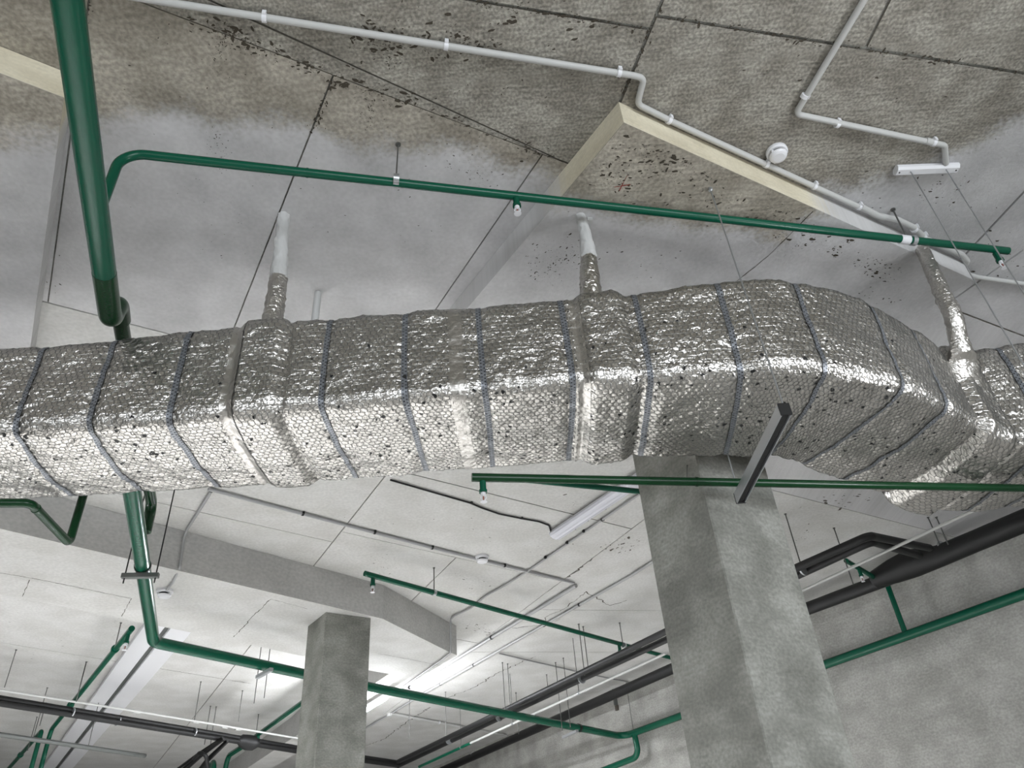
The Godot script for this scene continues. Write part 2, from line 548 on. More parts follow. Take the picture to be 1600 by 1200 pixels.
# daylight through the frosted windows behind the viewer
func window(called: String, x0: float, x1: float, y0: float, y1: float, bright: float) -> void:
	var o := structure_node(called)
	var n := maxi(2, int((x1 - x0) / 1.5))
	for i in n:
		var a := lerpf(x0, x1, float(i) / n) + 0.03
		var b := lerpf(x0, x1, float(i + 1) / n) - 0.03
		var mb := MB.new()
		mb.bar(Vector3(a, (y0 + y1) / 2, 7.0), Vector3(b, (y0 + y1) / 2, 7.0), 0.02, y1 - y0 - 0.06)
		put("window_pane", mb, M.pane, o)
		mb = MB.new()
		mb.bar(Vector3(a - 0.03, y0, 6.99), Vector3(a - 0.03, y1, 6.99), 0.06, 0.06, 0.005, Vector3.BACK)
		put("window_frame", mb, M.steel, o)
	var l := AreaLight3D.new()
	l.name = "window_light"
	l.area_size = Vector2(x1 - x0, y1 - y0)
	l.area_normalize_energy = true
	l.light_energy = bright * (x1 - x0) * (y1 - y0) / PI
	l.light_color = DAY
	l.area_range = 60.0
	l.area_attenuation = 2.0
	l.shadow_enabled = true
	l.position = Vector3((x0 + x1) / 2, (y0 + y1) / 2, 6.93)
	o.add_child(l)

# ---------------------------------------------------------------- shell
func structure_node(called: String) -> Node3D:
	var o := Node3D.new()
	o.name = called
	o.set_meta("kind", "structure")
	add_child(o, true)
	return o

func poly_of(a: Array) -> PackedVector2Array:
	var p := PackedVector2Array()
	for i in range(0, a.size(), 2): p.append(Vector2(a[i], a[i + 1]))
	return p

func wall(called: String, a: Vector3, b: Vector3, nrm: Vector3, m: Material) -> void:
	var back := -nrm.normalized() * 0.25
	var mb := MB.new()
	mb.prism(PackedVector2Array([Vector2(a.x, a.z), Vector2(b.x, b.z), Vector2(b.x + back.x, b.z + back.z), Vector2(a.x + back.x, a.z + back.z)]), 0.0, CEIL + 0.012)
	put(called, mb, m, self).set_meta("kind", "structure")

# small irregular flakes on a horizontal face: scattered along the segment a-b
func flakes(mb: MB, a: Vector3, b: Vector3, spread: float, count: int, smin: float, smax: float, within := PackedVector2Array()) -> void:
	var stretch := 1.5
	var dir := (b - a).normalized()
	var side := dir.cross(Vector3.UP)
	for i in count:
		var c := a.lerp(b, rng.randf()) + side * rng.randfn(0.0, spread) + dir * rng.randfn(0.0, 0.02)
		if within.size() and not Geometry2D.is_point_in_polygon(Vector2(c.x, c.z), within): continue
		var s := smin * pow(smax / smin, pow(rng.randf(), 2.6)) * 0.36
		var ang := rng.randf() * 0.6 + (0.0 if rng.randf() < 0.6 else rng.randf() * TAU)
		var ax := (dir * cos(ang) + side * sin(ang)) * stretch
		var ay := (side * cos(ang) - dir * sin(ang)) / stretch
		var k := 7
		var ring := []
		for j in k:
			var w := TAU * j / k
			ring.append(c + (ax * cos(w) + ay * sin(w)) * s * rng.randf_range(0.55, 1.2) - Vector3(0, 0.0012, 0))
		for j in k:
			mb.tri(c - Vector3(0, 0.0016, 0), ring[j], ring[(j + 1) % k], Vector3.DOWN, Vector3.DOWN, Vector3.DOWN)

# a thin ragged crack line through the given points
func crack(mb: MB, pts: Array, wid: float, rough: float) -> void:
	var path := []
	for i in pts.size() - 1:
		var n := maxi(2, int(((pts[i + 1] - pts[i]) as Vector3).length() / 0.045))
		for j in n:
			var p: Vector3 = (pts[i] as Vector3).lerp(pts[i + 1], float(j) / n)
			path.append(p + Vector3(rng.randfn(0, rough), -0.0012, rng.randfn(0, rough)))
	path.append(pts[-1] + Vector3(0, -0.0012, 0))
	for i in path.size() - 1:
		var d: Vector3 = (path[i + 1] - path[i]).normalized()
		var s := d.cross(Vector3.UP) * wid * rng.randf_range(0.45, 1.4)
		mb.quad(path[i] - s, path[i] + s, path[i + 1] + s * 0.8, path[i + 1] - s * 0.8, Vector3.DOWN)

func shell() -> void:
	var c := structure_node("ceiling")
	var mb := MB.new()
	mb.prism(PackedVector2Array([Vector2(-17.3, -25.3), Vector2(13.3, -25.3), Vector2(13.3, 7.3), Vector2(-17.3, 7.3)]), CEIL + 0.012, CEIL + 0.25)
	put("slab", mb, M.column, c)
	for set_ in [[PANELS_ROUGH, M.rough], [PANELS_MID, M.mid], [PANELS_SMOOTH, M.smooth]]:
		for q in set_[0]:
			mb = MB.new()
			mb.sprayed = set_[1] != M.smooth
			# each panel of the formwork left its own slightly different level
			mb.prism(poly_of(q), CEIL + rng.randf_range(-0.0015, 0.0015), CEIL + 0.013)
			put("ceiling_panel", mb, set_[1], c)
	# mould and cement crust along the open joints
	mb = MB.new()
	flakes(mb, Vector3(-1.157, 4.570, -1.524), Vector3(-0.661, 4.570, -1.807), 0.025, 169, 0.004, 0.03)
	flakes(mb, Vector3(-0.661, 4.570, -1.807), Vector3(-0.353, 4.570, -1.960), 0.03, 156, 0.004, 0.036)
	flakes(mb, Vector3(-0.353, 4.570, -1.960), Vector3(0.278, 4.570, -2.319), 0.018, 117, 0.004, 0.025)
	flakes(mb, Vector3(-0.509, 4.570, -1.620), Vector3(-0.376, 4.570, -1.758), 0.04, 78, 0.006, 0.036)
	flakes(mb, Vector3(-0.515, 4.570, -1.647), Vector3(0.010, 4.570, -1.720), 0.05, 91, 0.006, 0.036)
	flakes(mb, Vector3(-0.147, 4.570, -1.678), Vector3(0.036, 4.570, -1.737), 0.03, 31, 0.01, 0.036)
	flakes(mb, Vector3(-1.067, 4.570, -1.558), Vector3(-0.963, 4.570, -1.636), 0.03, 78, 0.005, 0.036)
	flakes(mb, Vector3(-1.069, 4.570, -1.599), Vector3(-1.133, 4.570, -1.735), 0.02, 65, 0.003, 0.012)
	flakes(mb, Vector3(-0.674, 4.570, -1.827), Vector3(-0.809, 4.570, -2.050), 0.012, 78, 0.004, 0.025)
	flakes(mb, Vector3(-0.015, 4.570, -1.542), Vector3(0.681, 4.570, -1.705), 0.012, 143, 0.005, 0.03)
	flakes(mb, Vector3(-0.015, 4.570, -1.542), Vector3(0.388, 4.570, -1.641), 0.05, 18, 0.03, 0.036)
	flakes(mb, Vector3(0.721, 4.570, -1.656), Vector3(2.470, 4.570, -2.073), 0.010, 247, 0.005, 0.028)
	flakes(mb, Vector3(0.740, 4.570, -1.591), Vector3(0.614, 4.570, -2.001), 0.010, 117, 0.005, 0.028)
	flakes(mb, Vector3(-1.509, 4.570, -1.405), Vector3(-1.646, 4.570, -1.609), 0.008, 65, 0.003, 0.018)
	flakes(mb, Vector3(-0.530, 4.570, -1.912), Vector3(-0.550, 4.570, -2.075), 0.025, 78, 0.003, 0.014)
	flakes(mb, Vector3(0.067, 4.570, -2.170), Vector3(0.216, 4.570, -2.294), 0.03, 52, 0.004, 0.03)
	flakes(mb, Vector3(1.529, 4.570, -2.425), Vector3(2.363, 4.570, -2.890), 0.25, 52, 0.004, 0.022)
	flakes(mb, Vector3(2.251, 4.570, -2.701), Vector3(2.528, 4.570, -2.862), 0.06, 33, 0.006, 0.03)
	flakes(mb, Vector3(2.549, 4.570, -2.910), Vector3(3.179, 4.570, -3.438), 0.12, 52, 0.004, 0.03)
	flakes(mb, Vector3(-1.223, 4.570, -1.977), Vector3(-1.311, 4.570, -2.253), 0.03, 65, 0.003, 0.012)
	flakes(mb, Vector3(-0.215, 4.570, -2.251), Vector3(-0.014, 4.570, -2.466), 0.06, 91, 0.003, 0.014)
	flakes(mb, Vector3(-1.791, 4.570, -2.320), Vector3(-0.258, 4.570, -2.608), 0.35, 143, 0.003, 0.014)
	flakes(mb, Vector3(-2.627, 4.570, -2.660), Vector3(-2.627, 4.570, -3.014), 0.12, 44, 0.004, 0.018)
	flakes(mb, Vector3(-0.410, 4.570, -1.955), Vector3(0.625, 4.570, -1.955), 0.3, 78, 0.004, 0.02)
	flakes(mb, Vector3(-1.410, 4.570, -1.516), Vector3(-0.994, 4.570, -1.807), 0.18, 52, 0.003, 0.014)
	flakes(mb, Vector3(0.955, 4.570, -1.861), Vector3(2.463, 4.570, -2.365), 0.3, 65, 0.004, 0.024)
	var o := put("mould_specks", mb, M.mould, c)
	o.set_meta("kind", "stuff")
	mb = MB.new()
	flakes(mb, Vector3(-0.412, 4.570, -5.802), Vector3(-0.509, 4.570, -7.237), 0.08, 40, 0.006, 0.05)
	flakes(mb, Vector3(-1.463, 4.570, -6.867), Vector3(-1.529, 4.570, -7.552), 0.06, 50, 0.006, 0.04)
	flakes(mb, Vector3(-1.107, 4.570, -5.926), Vector3(-1.549, 4.570, -6.388), 0.2, 20, 0.006, 0.04)
	flakes(mb, Vector3(-0.819, 4.570, -9.396), Vector3(-0.526, 4.570, -9.885), 0.05, 60, 0.008, 0.06)
	flakes(mb, Vector3(0.254, 4.570, -7.064), Vector3(0.183, 4.570, -7.564), 0.15, 40, 0.008, 0.06)
	flakes(mb, Vector3(0.376, 4.570, -6.203), Vector3(0.608, 4.570, -6.115), 0.1, 20, 0.008, 0.05)
	flakes(mb, Vector3(0.856, 4.570, -7.357), Vector3(1.100, 4.570, -7.076), 0.12, 50, 0.01, 0.09)
	flakes(mb, Vector3(2.849, 4.570, -6.394), Vector3(3.268, 4.570, -6.745), 0.12, 50, 0.008, 0.07)
	flakes(mb, Vector3(2.868, 4.570, -7.606), Vector3(3.007, 4.570, -7.142), 0.1, 30, 0.006, 0.04)
	flakes(mb, Vector3(-0.841, 4.570, -7.521), Vector3(-0.498, 4.570, -8.401), 0.12, 40, 0.006, 0.05)
	flakes(mb, Vector3(-5.755, 4.570, -7.742), Vector3(-5.155, 4.570, -9.425), 0.6, 40, 0.008, 0.04)
	put("dirt_specks", mb, M.grime, c).set_meta("kind", "stuff")
	mb = MB.new()
	crack(mb, [Vector3(1.180, 4.570, -8.991), Vector3(0.984, 4.570, -9.132), Vector3(0.663, 4.570, -8.571), Vector3(0.403, 4.570, -9.155), Vector3(0.202, 4.570, -9.328), Vector3(0.157, 4.570, -9.656), Vector3(-0.095, 4.570, -9.724), Vector3(-0.262, 4.570, -9.706)], 0.006, 0.012)
	put("crack", mb, M.mould, c)
	mb = MB.new()
	crack(mb, [Vector3(-1.908, 4.570, -13.843), Vector3(-2.416, 4.570, -14.746), Vector3(-3.199, 4.570, -16.355), Vector3(-3.675, 4.570, -16.876)], 0.008, 0.02)
	put("crack", mb, M.mould, c)
	mb = MB.new()
	crack(mb, [Vector3(0.008, 4.570, -11.128), Vector3(-0.169, 4.570, -11.352), Vector3(-0.563, 4.570, -11.856), Vector3(-1.038, 4.570, -12.726), Vector3(-1.520, 4.570, -13.242)], 0.007, 0.015)
	put("crack", mb, M.mould, c)
	mb = MB.new()
	crack(mb, [Vector3(1.055, 4.570, -6.848), Vector3(0.904, 4.570, -7.068), Vector3(0.727, 4.570, -7.468), Vector3(0.533, 4.570, -7.885), Vector3(0.386, 4.570, -8.127)], 0.008, 0.012)
	put("crack", mb, M.mould, c)
	mb = MB.new()
	crack(mb, [Vector3(-5.123, 4.570, -10.185), Vector3(-4.871, 4.570, -10.505), Vector3(-4.232, 4.570, -11.343)], 0.004, 0.006)
	put("crack", mb, M.mould, c)

	mb = MB.new()
	mb.prism(PackedVector2Array([Vector2(-17.3, -25.3), Vector2(13.3, -25.3), Vector2(13.3, 7.3), Vector2(-17.3, 7.3)]), -0.2, 0.0)
	put("floor", mb, M.floor, self).set_meta("kind", "structure")
	var w0 := WALL_P - WALL_D * 16.0
	var w1 := WALL_P + WALL_D * 22.5
	wall("wall_right", w0, w1, WALL_N, M.wall)
	wall("wall_left", Vector3(-17, 0, -25), Vector3(-17, 0, 7), Vector3(1, 0, 0), M.wall)
	wall("wall_back", Vector3(-17, 0, 7), Vector3(13, 0, 7), Vector3(0, 0, -1), M.wall)
	wall("wall_front", Vector3(-17, 0, -25), Vector3(-6, 0, -25), Vector3(0, 0, 1), M.wall)

func square(near: Vector3, az_left: float, s: float, ch: float) -> PackedVector2Array:
	var l := Vector2(sin(az_left), -cos(az_left))
	var r := Vector2(sin(az_left + PI / 2), -cos(az_left + PI / 2))
	var o := Vector2(near.x, near.z)
	var cs := [o, o + r * s, o + (r + l) * s, o + l * s]
	var out := PackedVector2Array()
	for i in 4:
		var p: Vector2 = cs[i]
		out.append(p + ((cs[(i + 3) % 4] as Vector2) - p).normalized() * ch)
		out.append(p + ((cs[(i + 1) % 4] as Vector2) - p).normalized() * ch)
	return out

func slab_thing(called: String, label: String, category: String, poly: PackedVector2Array, y0: float, y1: float, under: Material, sides: Material) -> Node3D:
	var t := thing(called, label, category, Vector3(poly[0].x, y0, poly[0].y))
	var mb := MB.new()
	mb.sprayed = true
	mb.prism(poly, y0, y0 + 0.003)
	put("underside", mb, under, t)
	mb = MB.new()
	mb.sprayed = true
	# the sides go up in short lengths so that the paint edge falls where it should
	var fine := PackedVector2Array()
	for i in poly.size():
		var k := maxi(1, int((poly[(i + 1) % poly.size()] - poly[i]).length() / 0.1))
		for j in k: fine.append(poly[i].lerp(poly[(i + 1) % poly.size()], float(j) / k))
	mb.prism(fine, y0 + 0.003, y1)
	put("side_faces", mb, sides, t)
	return t

func structure() -> void:
	# drop panel over the near column
	var a := Vector3(0.593, 4.410, -2.044)
	var b := Vector3(2.742, 4.410, -3.313)
	var dir := ((Vector3(-0.170, 4.410, -3.127)) - a).normalized()
	var s := (b - a).length()
	var p := PackedVector2Array([Vector2(a.x, a.z), Vector2(b.x, b.z), Vector2(b.x + dir.x * s, b.z + dir.z * s), Vector2(a.x + dir.x * s, a.z + dir.z * s)])
	var t := slab_thing("drop_panel", "square concrete drop panel with cream edge over the big column", "drop panel", p, DROP, CEIL - 0.002, M.drop, M.render)
	var inner := PackedVector2Array()
	for q in p: inner.append(q.lerp((p[0] + p[2]) / 2, 0.03))
	var mb := MB.new()
	flakes(mb, Vector3(0.558, 4.410, -2.170), Vector3(1.015, 4.410, -2.440), 0.10, 176, 0.004, 0.035, inner)
	flakes(mb, Vector3(0.679, 4.410, -2.200), Vector3(0.931, 4.410, -2.297), 0.05, 128, 0.005, 0.04, inner)
	flakes(mb, Vector3(0.476, 4.410, -2.307), Vector3(0.698, 4.410, -2.407), 0.06, 96, 0.004, 0.03, inner)
	flakes(mb, Vector3(1.022, 4.410, -2.480), Vector3(1.688, 4.410, -2.808), 0.10, 128, 0.004, 0.03, inner)
	flakes(mb, Vector3(1.310, 4.410, -2.635), Vector3(1.877, 4.410, -2.970), 0.05, 96, 0.005, 0.04, inner)
	flakes(mb, Vector3(1.788, 4.410, -2.913), Vector3(2.233, 4.410, -3.268), 0.03, 96, 0.004, 0.03, inner)
	flakes(mb, Vector3(1.958, 4.410, -3.004), Vector3(2.279, 4.410, -3.194), 0.01, 48, 0.004, 0.02, inner)
	flakes(mb, Vector3(0.120, 4.410, -2.914), Vector3(0.462, 4.410, -2.763), 0.08, 136, 0.004, 0.02, inner)
	flakes(mb, Vector3(0.223, 4.410, -3.027), Vector3(0.328, 4.410, -2.841), 0.06, 88, 0.003, 0.018, inner)
	flakes(mb, Vector3(0.500, 4.410, -2.861), Vector3(0.955, 4.410, -2.913), 0.12, 48, 0.004, 0.02, inner)
	flakes(mb, Vector3(2.058, 4.410, -3.301), Vector3(2.339, 4.410, -3.448), 0.06, 32, 0.004, 0.024, inner)
	put("mould_specks", mb, M.mould, t).set_meta("kind", "stuff")
	mb = MB.new()
	crack(mb, [Vector3(1.614, 4.410, -2.668), Vector3(1.455, 4.410, -2.971), Vector3(1.317, 4.410, -3.158)], 0.003, 0.002)
	put("crack", mb, M.mould, t)
	mb = MB.new()
	crack(mb, [Vector3(0.573, 4.410, -2.402), Vector3(0.651, 4.410, -2.394)], 0.002, 0.0005)
	crack(mb, [Vector3(0.597, 4.410, -2.428), Vector3(0.631, 4.410, -2.338)], 0.002, 0.0005)
	put("red_survey_mark", mb, M.red, t)
	# drop panel at the left edge
	a = Vector3(-1.724, 4.410, -1.705)
	b = Vector3(-2.723, 4.410, -3.190)
	var e := a + (b - a).normalized() * 2.5
	var w := ((Vector3(-1.909, 4.410, -1.580)) - a).normalized() * 2.5
	p = PackedVector2Array([Vector2(a.x, a.z), Vector2(e.x, e.z), Vector2(e.x + w.x, e.z + w.z), Vector2(a.x + w.x, a.z + w.z)])
	slab_thing("drop_panel", "concrete drop panel with cream edge behind the big green pipe", "drop panel", p, DROP, CEIL - 0.002, M.mid, M.render)
	# far beam carried by the slim column
	var f0 := Vector3(-3.959, 4.200, -5.024)
	var f1 := Vector3(-1.581, 4.200, -7.818)
	var f2 := Vector3(-1.037, 4.200, -9.255)
	var f3 := Vector3(-0.961, 4.200, -9.421)
	var g0 := Vector3(-1.918, 4.200, -10.019)
	var g1 := Vector3(-2.148, 4.200, -9.751)
	var g2 := Vector3(-3.381, 4.200, -8.034)
	var g3 := Vector3(-4.733, 4.200, -6.282)
	var fl := f0 + (f0 - f1).normalized() * 5.0
	var gl := g3 + (g3 - g2).normalized() * 5.0
	var far := Vector3(-0.50, 0, -0.77).normalized() * 9.0
	p = PackedVector2Array()
	for q in [fl, f0, f1, f2, f3, f3 + far, g0 + far, g0, g1, g2, g3, gl]: p.append(Vector2(q.x, q.z))
	t = slab_thing("ceiling_beam", "deep grey concrete beam resting on the slim far column", "beam", p, BEAM, CEIL - 0.002, M.smooth, M.grey)
	mb = MB.new()
	crack(mb, [Vector3(-4.453, 4.200, -5.827), Vector3(-4.241, 4.200, -6.027), Vector3(-3.724, 4.200, -6.648)], 0.004, 0.003)
	put("crack", mb, M.mould, t)
	mb = MB.new()
	crack(mb, [Vector3(-4.318, 4.200, -6.025), Vector3(-4.592, 4.200, -6.384)], 0.003, 0.003)
	put("crack", mb, M.mould, t)
	mb = MB.new()
	crack(mb, [Vector3(-3.724, 4.200, -6.648), Vector3(-4.030, 4.200, -7.097)], 0.003, 0.003)
	put("crack", mb, M.mould, t)
	mb = MB.new()
	crack(mb, [Vector3(-2.511, 4.200, -6.962), Vector3(-2.773, 4.200, -7.321), Vector3(-3.243, 4.200, -8.001)], 0.004, 0.004)
	put("crack", mb, M.mould, t)
	mb = MB.new()
	crack(mb, [Vector3(-2.511, 4.200, -6.962), Vector3(-2.251, 4.200, -7.314)], 0.003, 0.002)
	put("crack", mb, M.mould, t)
	mb = MB.new()
	crack(mb, [Vector3(-1.881, 4.200, -9.061), Vector3(-1.552, 4.200, -9.418), Vector3(-1.204, 4.200, -9.829)], 0.003, 0.003)
	put("crack", mb, M.mould, t)
	# columns
	var near2 := Vector3(0.923, 0, -3.397)
	mb = MB.new()
	mb.prism(square(near2, deg_to_rad(-30.6), 0.50, 0.007), 0.0, DROP + 0.002)
	tag(put("column", mb, M.column, self), "big square concrete column rising behind the wrapped duct", "column")
	var near1 := Vector3(-2.097, 0, -7.461)
	mb = MB.new()
	mb.prism(square(near1, deg_to_rad(-36.5), 0.50, 0.007), 0.0, BEAM + 0.002)
	tag(put("column", mb, M.column, self), "slim looking square concrete column under the far beam", "column")

# ---------------------------------------------------------------- the duct
# front x, front z, back x, back z, bottom, top
const ROUTE := [
	[-4.2, -2.46, -4.2, -3.06, 3.34, 3.83], [-3.2, -2.48, -3.2, -3.10, 3.34, 3.83], [-2.1, -2.52, -2.15, -3.14, 3.34, 3.83], [-1.0, -2.52, -1.0, -3.19, 3.34, 3.86], [0.3, -2.52, 0.3, -3.22, 3.35, 3.85],
	[0.96, -2.52, 1.02, -3.27, 3.34, 3.88], [1.20, -2.535, 1.18, -3.30, 3.34, 3.89], [1.45, -2.61, 1.30, -3.33, 3.34, 3.89], [1.74, -2.75, 1.44, -3.43, 3.34, 3.88], [2.02, -2.95, 1.72, -3.66, 3.34, 3.86],
	[2.27, -3.16, 2.05, -3.88, 3.33, 3.85], [2.40, -3.24, 2.28, -4.02, 3.30, 3.88], [2.62, -3.25, 2.55, -4.07, 3.28, 3.91], [3.1, -3.23, 3.05, -4.07, 3.28, 3.92], [4.4, -3.22, 4.4, -4.05, 3.28, 3.92]]
const RC := 0.07
const W_NOM := 0.70
const H_NOM := 0.50
const DU := 0.009
const DV := 0.009
const FLANGES := [[-1.09, 0.10, 0.022], [0.42, 0.10, 0.020], [2.36, 0.10, 0.036]]
const STRAPS := [-2.09, -1.78, -1.44, -0.80, -0.45, -0.12, 0.25, 0.58, 0.96, 1.335, 1.74, 2.02, 2.26, 2.62, 2.84]

var G := PackedVector3Array()    # foil surface, nu x nv
var GN := PackedVector3Array()
var nu := 0
var nv := 0
var front_x := PackedFloat32Array()
var sec := []                    # per station: [f, b, yb, yt]

func route_at(t: float) -> Array:
	var k := ROUTE.size()
	var i := clampi(int(floor(t)), 0, k - 2)
	var q := t - i
	var a: Array = ROUTE[maxi(i - 1, 0)]; var b: Array = ROUTE[i]; var c: Array = ROUTE[i + 1]; var d: Array = ROUTE[mini(i + 2, k - 1)]
	var out := []
	for j in 6:
		out.append(cubic(a[j], b[j], c[j], d[j], q))
	return out

func cubic(a: float, b: float, c: float, d: float, q: float) -> float:
	var m0 := (c - a) * 0.42
	var m1 := (d - b) * 0.42
	return b * (2 * q * q * q - 3 * q * q + 1) + m0 * (q * q * q - 2 * q * q + q) + c * (3 * q * q - 2 * q * q * q) + m1 * (q * q * q - q * q)

# point of the rounded section; v runs down the front, round the edge and back along the bottom
func section_point(s: Array, v: float) -> Vector3:
	var w := Vector2(s[0] - s[2], s[1] - s[3]).length()
	var hd := Vector2(s[0] - s[2], s[1] - s[3]) / w
	var yb: float = s[4]
	var yt: float = s[5]
	var q := PI * RC / 2
	var hf := H_NOM - 2 * RC
	var wf := W_NOM - 2 * RC
	var p := w
	var y := 0.0
	if v < 0.0:
		var f := -v / RC
		p = w - RC + RC * cos(f)
		y = yt - RC + RC * sin(f)
	elif v < hf:
		y = lerpf(yt - RC, yb + RC, v / hf)
	elif v < hf + q:
		var f := (v - hf) / RC
		p = w - RC + RC * cos(f)
		y = yb + RC - RC * sin(f)
	elif v < hf + q + wf:
		var f := (v - hf - q) / wf
		p = lerpf(w - RC, RC, f)
		y = yb - 0.018 * sin(f * PI)
	else:
		var f := (v - hf - q - wf) / RC
		p = RC - RC * sin(f)
		y = yb + RC - RC * cos(f)
	return Vector3(s[2] + hd.x * p, y, s[3] + hd.y * p)

func surf(x: float, y: float) -> Array:      # station index, v metres -> [point, normal] on the foil
	var fi := clampf(x, 0.0, nu - 1.001)
	var fj := clampf((y + PI * RC / 2) / DV, 0.0, nv - 1.001)
	var i := int(fi)
	var j := int(fj)
	var a := fi - i
	var b := fj - j
	var k := i * nv + j
	var p := G[k].lerp(G[k + 1], b).lerp(G[k + nv].lerp(G[k + nv + 1], b), a)
	var n := GN[k].lerp(GN[k + 1], b).lerp(GN[k + nv].lerp(GN[k + nv + 1], b), a)
	return [p, n.normalized()]

func station_of(x: float) -> float:
	for i in nu - 1:
		if front_x[i + 1] >= x:
			return i + (x - front_x[i]) / maxf(1e-5, front_x[i + 1] - front_x[i])
	return nu - 1.0

func duct() -> void:
	var t := thing("insulated_air_duct", "large rectangular air duct wrapped in silver foil and wire netting", "air duct", Vector3(0, 3.34, -2.85))
	# stations at even steps along the front edge
	var prev := Vector2(ROUTE[0][0], ROUTE[0][1])
	var need := 0.0
	var n_fine := (ROUTE.size() - 1) * 400
	for k in n_fine + 1:
		var r := route_at(float(k) / 400.0)
		var p := Vector2(r[0], r[1])
		need -= p.distance_to(prev)
		prev = p
		if need <= 0.0:
			need += DU
			sec.append(r)
			front_x.append(r[0])
	nu = sec.size()
	var q := PI * RC / 2
	var total := q + (H_NOM - 2 * RC) + q + (W_NOM - 2 * RC) + q
	nv = int(total / DV) + 1
	var lump := noise(81, 3.2, 3)
	var crease := noise(82, 7.0, 3, FastNoiseLite.TYPE_SIMPLEX, FastNoiseLite.FRACTAL_RIDGED)
	var crink := noise(83, 26.0, 2, FastNoiseLite.TYPE_SIMPLEX)
	var strap_s := []
	for x in STRAPS: strap_s.append(station_of(x))
	var flange_s := []
	for f in FLANGES: flange_s.append(station_of(f[0]))
	var base := PackedVector3Array()
	base.resize(nu * nv)
	G.resize(nu * nv)
	GN.resize(nu * nv)
	for i in nu:
		for j in nv:
			base[i * nv + j] = section_point(sec[i], j * DV - q)
	for i in nu:
		var u := i * DU
		var pull := 0.0
		for s in strap_s:
			var d: float = absf(i - s) * DU
			if d < 0.12: pull -= 0.009 * exp(-d * d / 0.0012)
		var bulge := 0.0
		for k in FLANGES.size():
			var d: float = absf(i - flange_s[k]) * DU
			bulge += FLANGES[k][2] * (1.0 - smoothstep(FLANGES[k][1] - 0.035, FLANGES[k][1] + 0.012, d))
			if absf(d - FLANGES[k][1] - 0.02) < 0.014: bulge -= 0.008
		var i0 := maxi(i - 1, 0)
		var i1 := mini(i + 1, nu - 1)
		for j in nv:
			var v := j * DV
			var j0 := maxi(j - 1, 0)
			var j1 := mini(j + 1, nv - 1)
			var nn := (base[i1 * nv + j] - base[i0 * nv + j]).cross(base[i * nv + j1] - base[i * nv + j0]).normalized()
			var d := 0.012 * lump.get_noise_2d(u, v * 1.2) + pull + bulge
			var cr := crease.get_noise_2d(u * 0.5, v * 2.4)
			d += 0.013 * maxf(0.0, cr - 0.35) * clampf(0.5 + 1.6 * lump.get_noise_2d(u * 1.3 + 40.0, v), 0.0, 1.2)
			d += 0.0030 * crink.get_noise_2d(u, v)
			GN[i * nv + j] = nn
			G[i * nv + j] = base[i * nv + j] + nn * d
	# outward side of the computed normals
	var flip := 1.0 if GN[(nu / 2) * nv + int((q + 0.2) / DV)].z > 0.0 else -1.0
	if flip < 0.0:
		for i in nu * nv:
			G[i] = base[i] * 2.0 - G[i]
	for i in nu:
		var i0 := maxi(i - 1, 0)
		var i1 := mini(i + 1, nu - 1)
		for j in nv:
			var j0 := maxi(j - 1, 0)
			var j1 := mini(j + 1, nv - 1)
			GN[i * nv + j] = (G[i1 * nv + j] - G[i0 * nv + j]).cross(G[i * nv + j1] - G[i * nv + j0]).normalized() * flip
	var mb := MB.new()
	var uv := PackedVector2Array()
	uv.resize(nu * nv)
	for i in nu:
		for j in nv: uv[i * nv + j] = Vector2(i * DU, j * DV)
	mb.grid(G, GN, uv, nu, nv)
	put("foil_jacket", mb, M.foil, t)
	# back and top of the jacket, which face away
	mb = MB.new()
	for i in range(0, nu - 8, 8):
		var a := G[i * nv + nv - 1]; var b := G[(i + 8) * nv + nv - 1]
		var c := G[i * nv]; var d := G[(i + 8) * nv]
		var ya := Vector3(0, c.y - a.y, 0); var yb := Vector3(0, d.y - b.y, 0)
		mb.quad(a, b, b + yb, a + ya, Vector3(0, 0, -1))
		mb.quad(a + ya, b + yb, d, c, Vector3.UP)
	put("foil_back", mb, M.foil, t)
	# netting: hexagons of twisted wire over the foil
	mb = MB.new()
	var s0 := int(station_of(-2.75))
	var s1 := int(station_of(3.2))
	var u0 := s0 * DU
	var cols := int((s1 - s0) * DU / HEX_A)
	var vtot := total - q
	var rows := int((vtot + q) / HEX_B)
	var jit := noise(91, 1.0, 1, FastNoiseLite.TYPE_VALUE)
	for r in rows:
		var off := 0.5 * HEX_A if r % 2 else 0.0
		for c in cols:
			var cu := u0 + ceilf(0.0) + c * HEX_A + off
			var cv := r * HEX_B
			# the upper point of the cell and its three wires
			var p0 := Vector2(cu, cv + HEX_B * 0.667)
			var p1 := Vector2(cu - HEX_A / 2, cv + HEX_B * 0.333)
			var p2 := Vector2(cu + HEX_A / 2, cv + HEX_B * 0.333)
			var p3 := Vector2(cu, cv + HEX_B * 1.333)
			if p3.y > vtot + q: continue
			for pr in [[p0, p1, 0.0010], [p0, p2, 0.0010], [p0, p3, 0.0016]]:
				var e0: Vector2 = pr[0]
				var e1: Vector2 = pr[1]
				e0 += Vector2(jit.get_noise_2d(e0.x * 60, e0.y * 60), jit.get_noise_2d(e0.x * 60 + 99, e0.y * 60)) * 0.0035
				e1 += Vector2(jit.get_noise_2d(e1.x * 60, e1.y * 60), jit.get_noise_2d(e1.x * 60 + 99, e1.y * 60)) * 0.0035
				var a := surf(e0.x / DU, e0.y - q)
				var b := surf(e1.x / DU, e1.y - q)
				wire_edge(mb, a[0] + a[1] * 0.0012, b[0] + b[1] * 0.0012, a[1], pr[2])
	put("wire_netting", mb, M.wire, t).set_meta("kind", "stuff")
	# pins and torn spots where the netting is stitched down
	mb = MB.new()
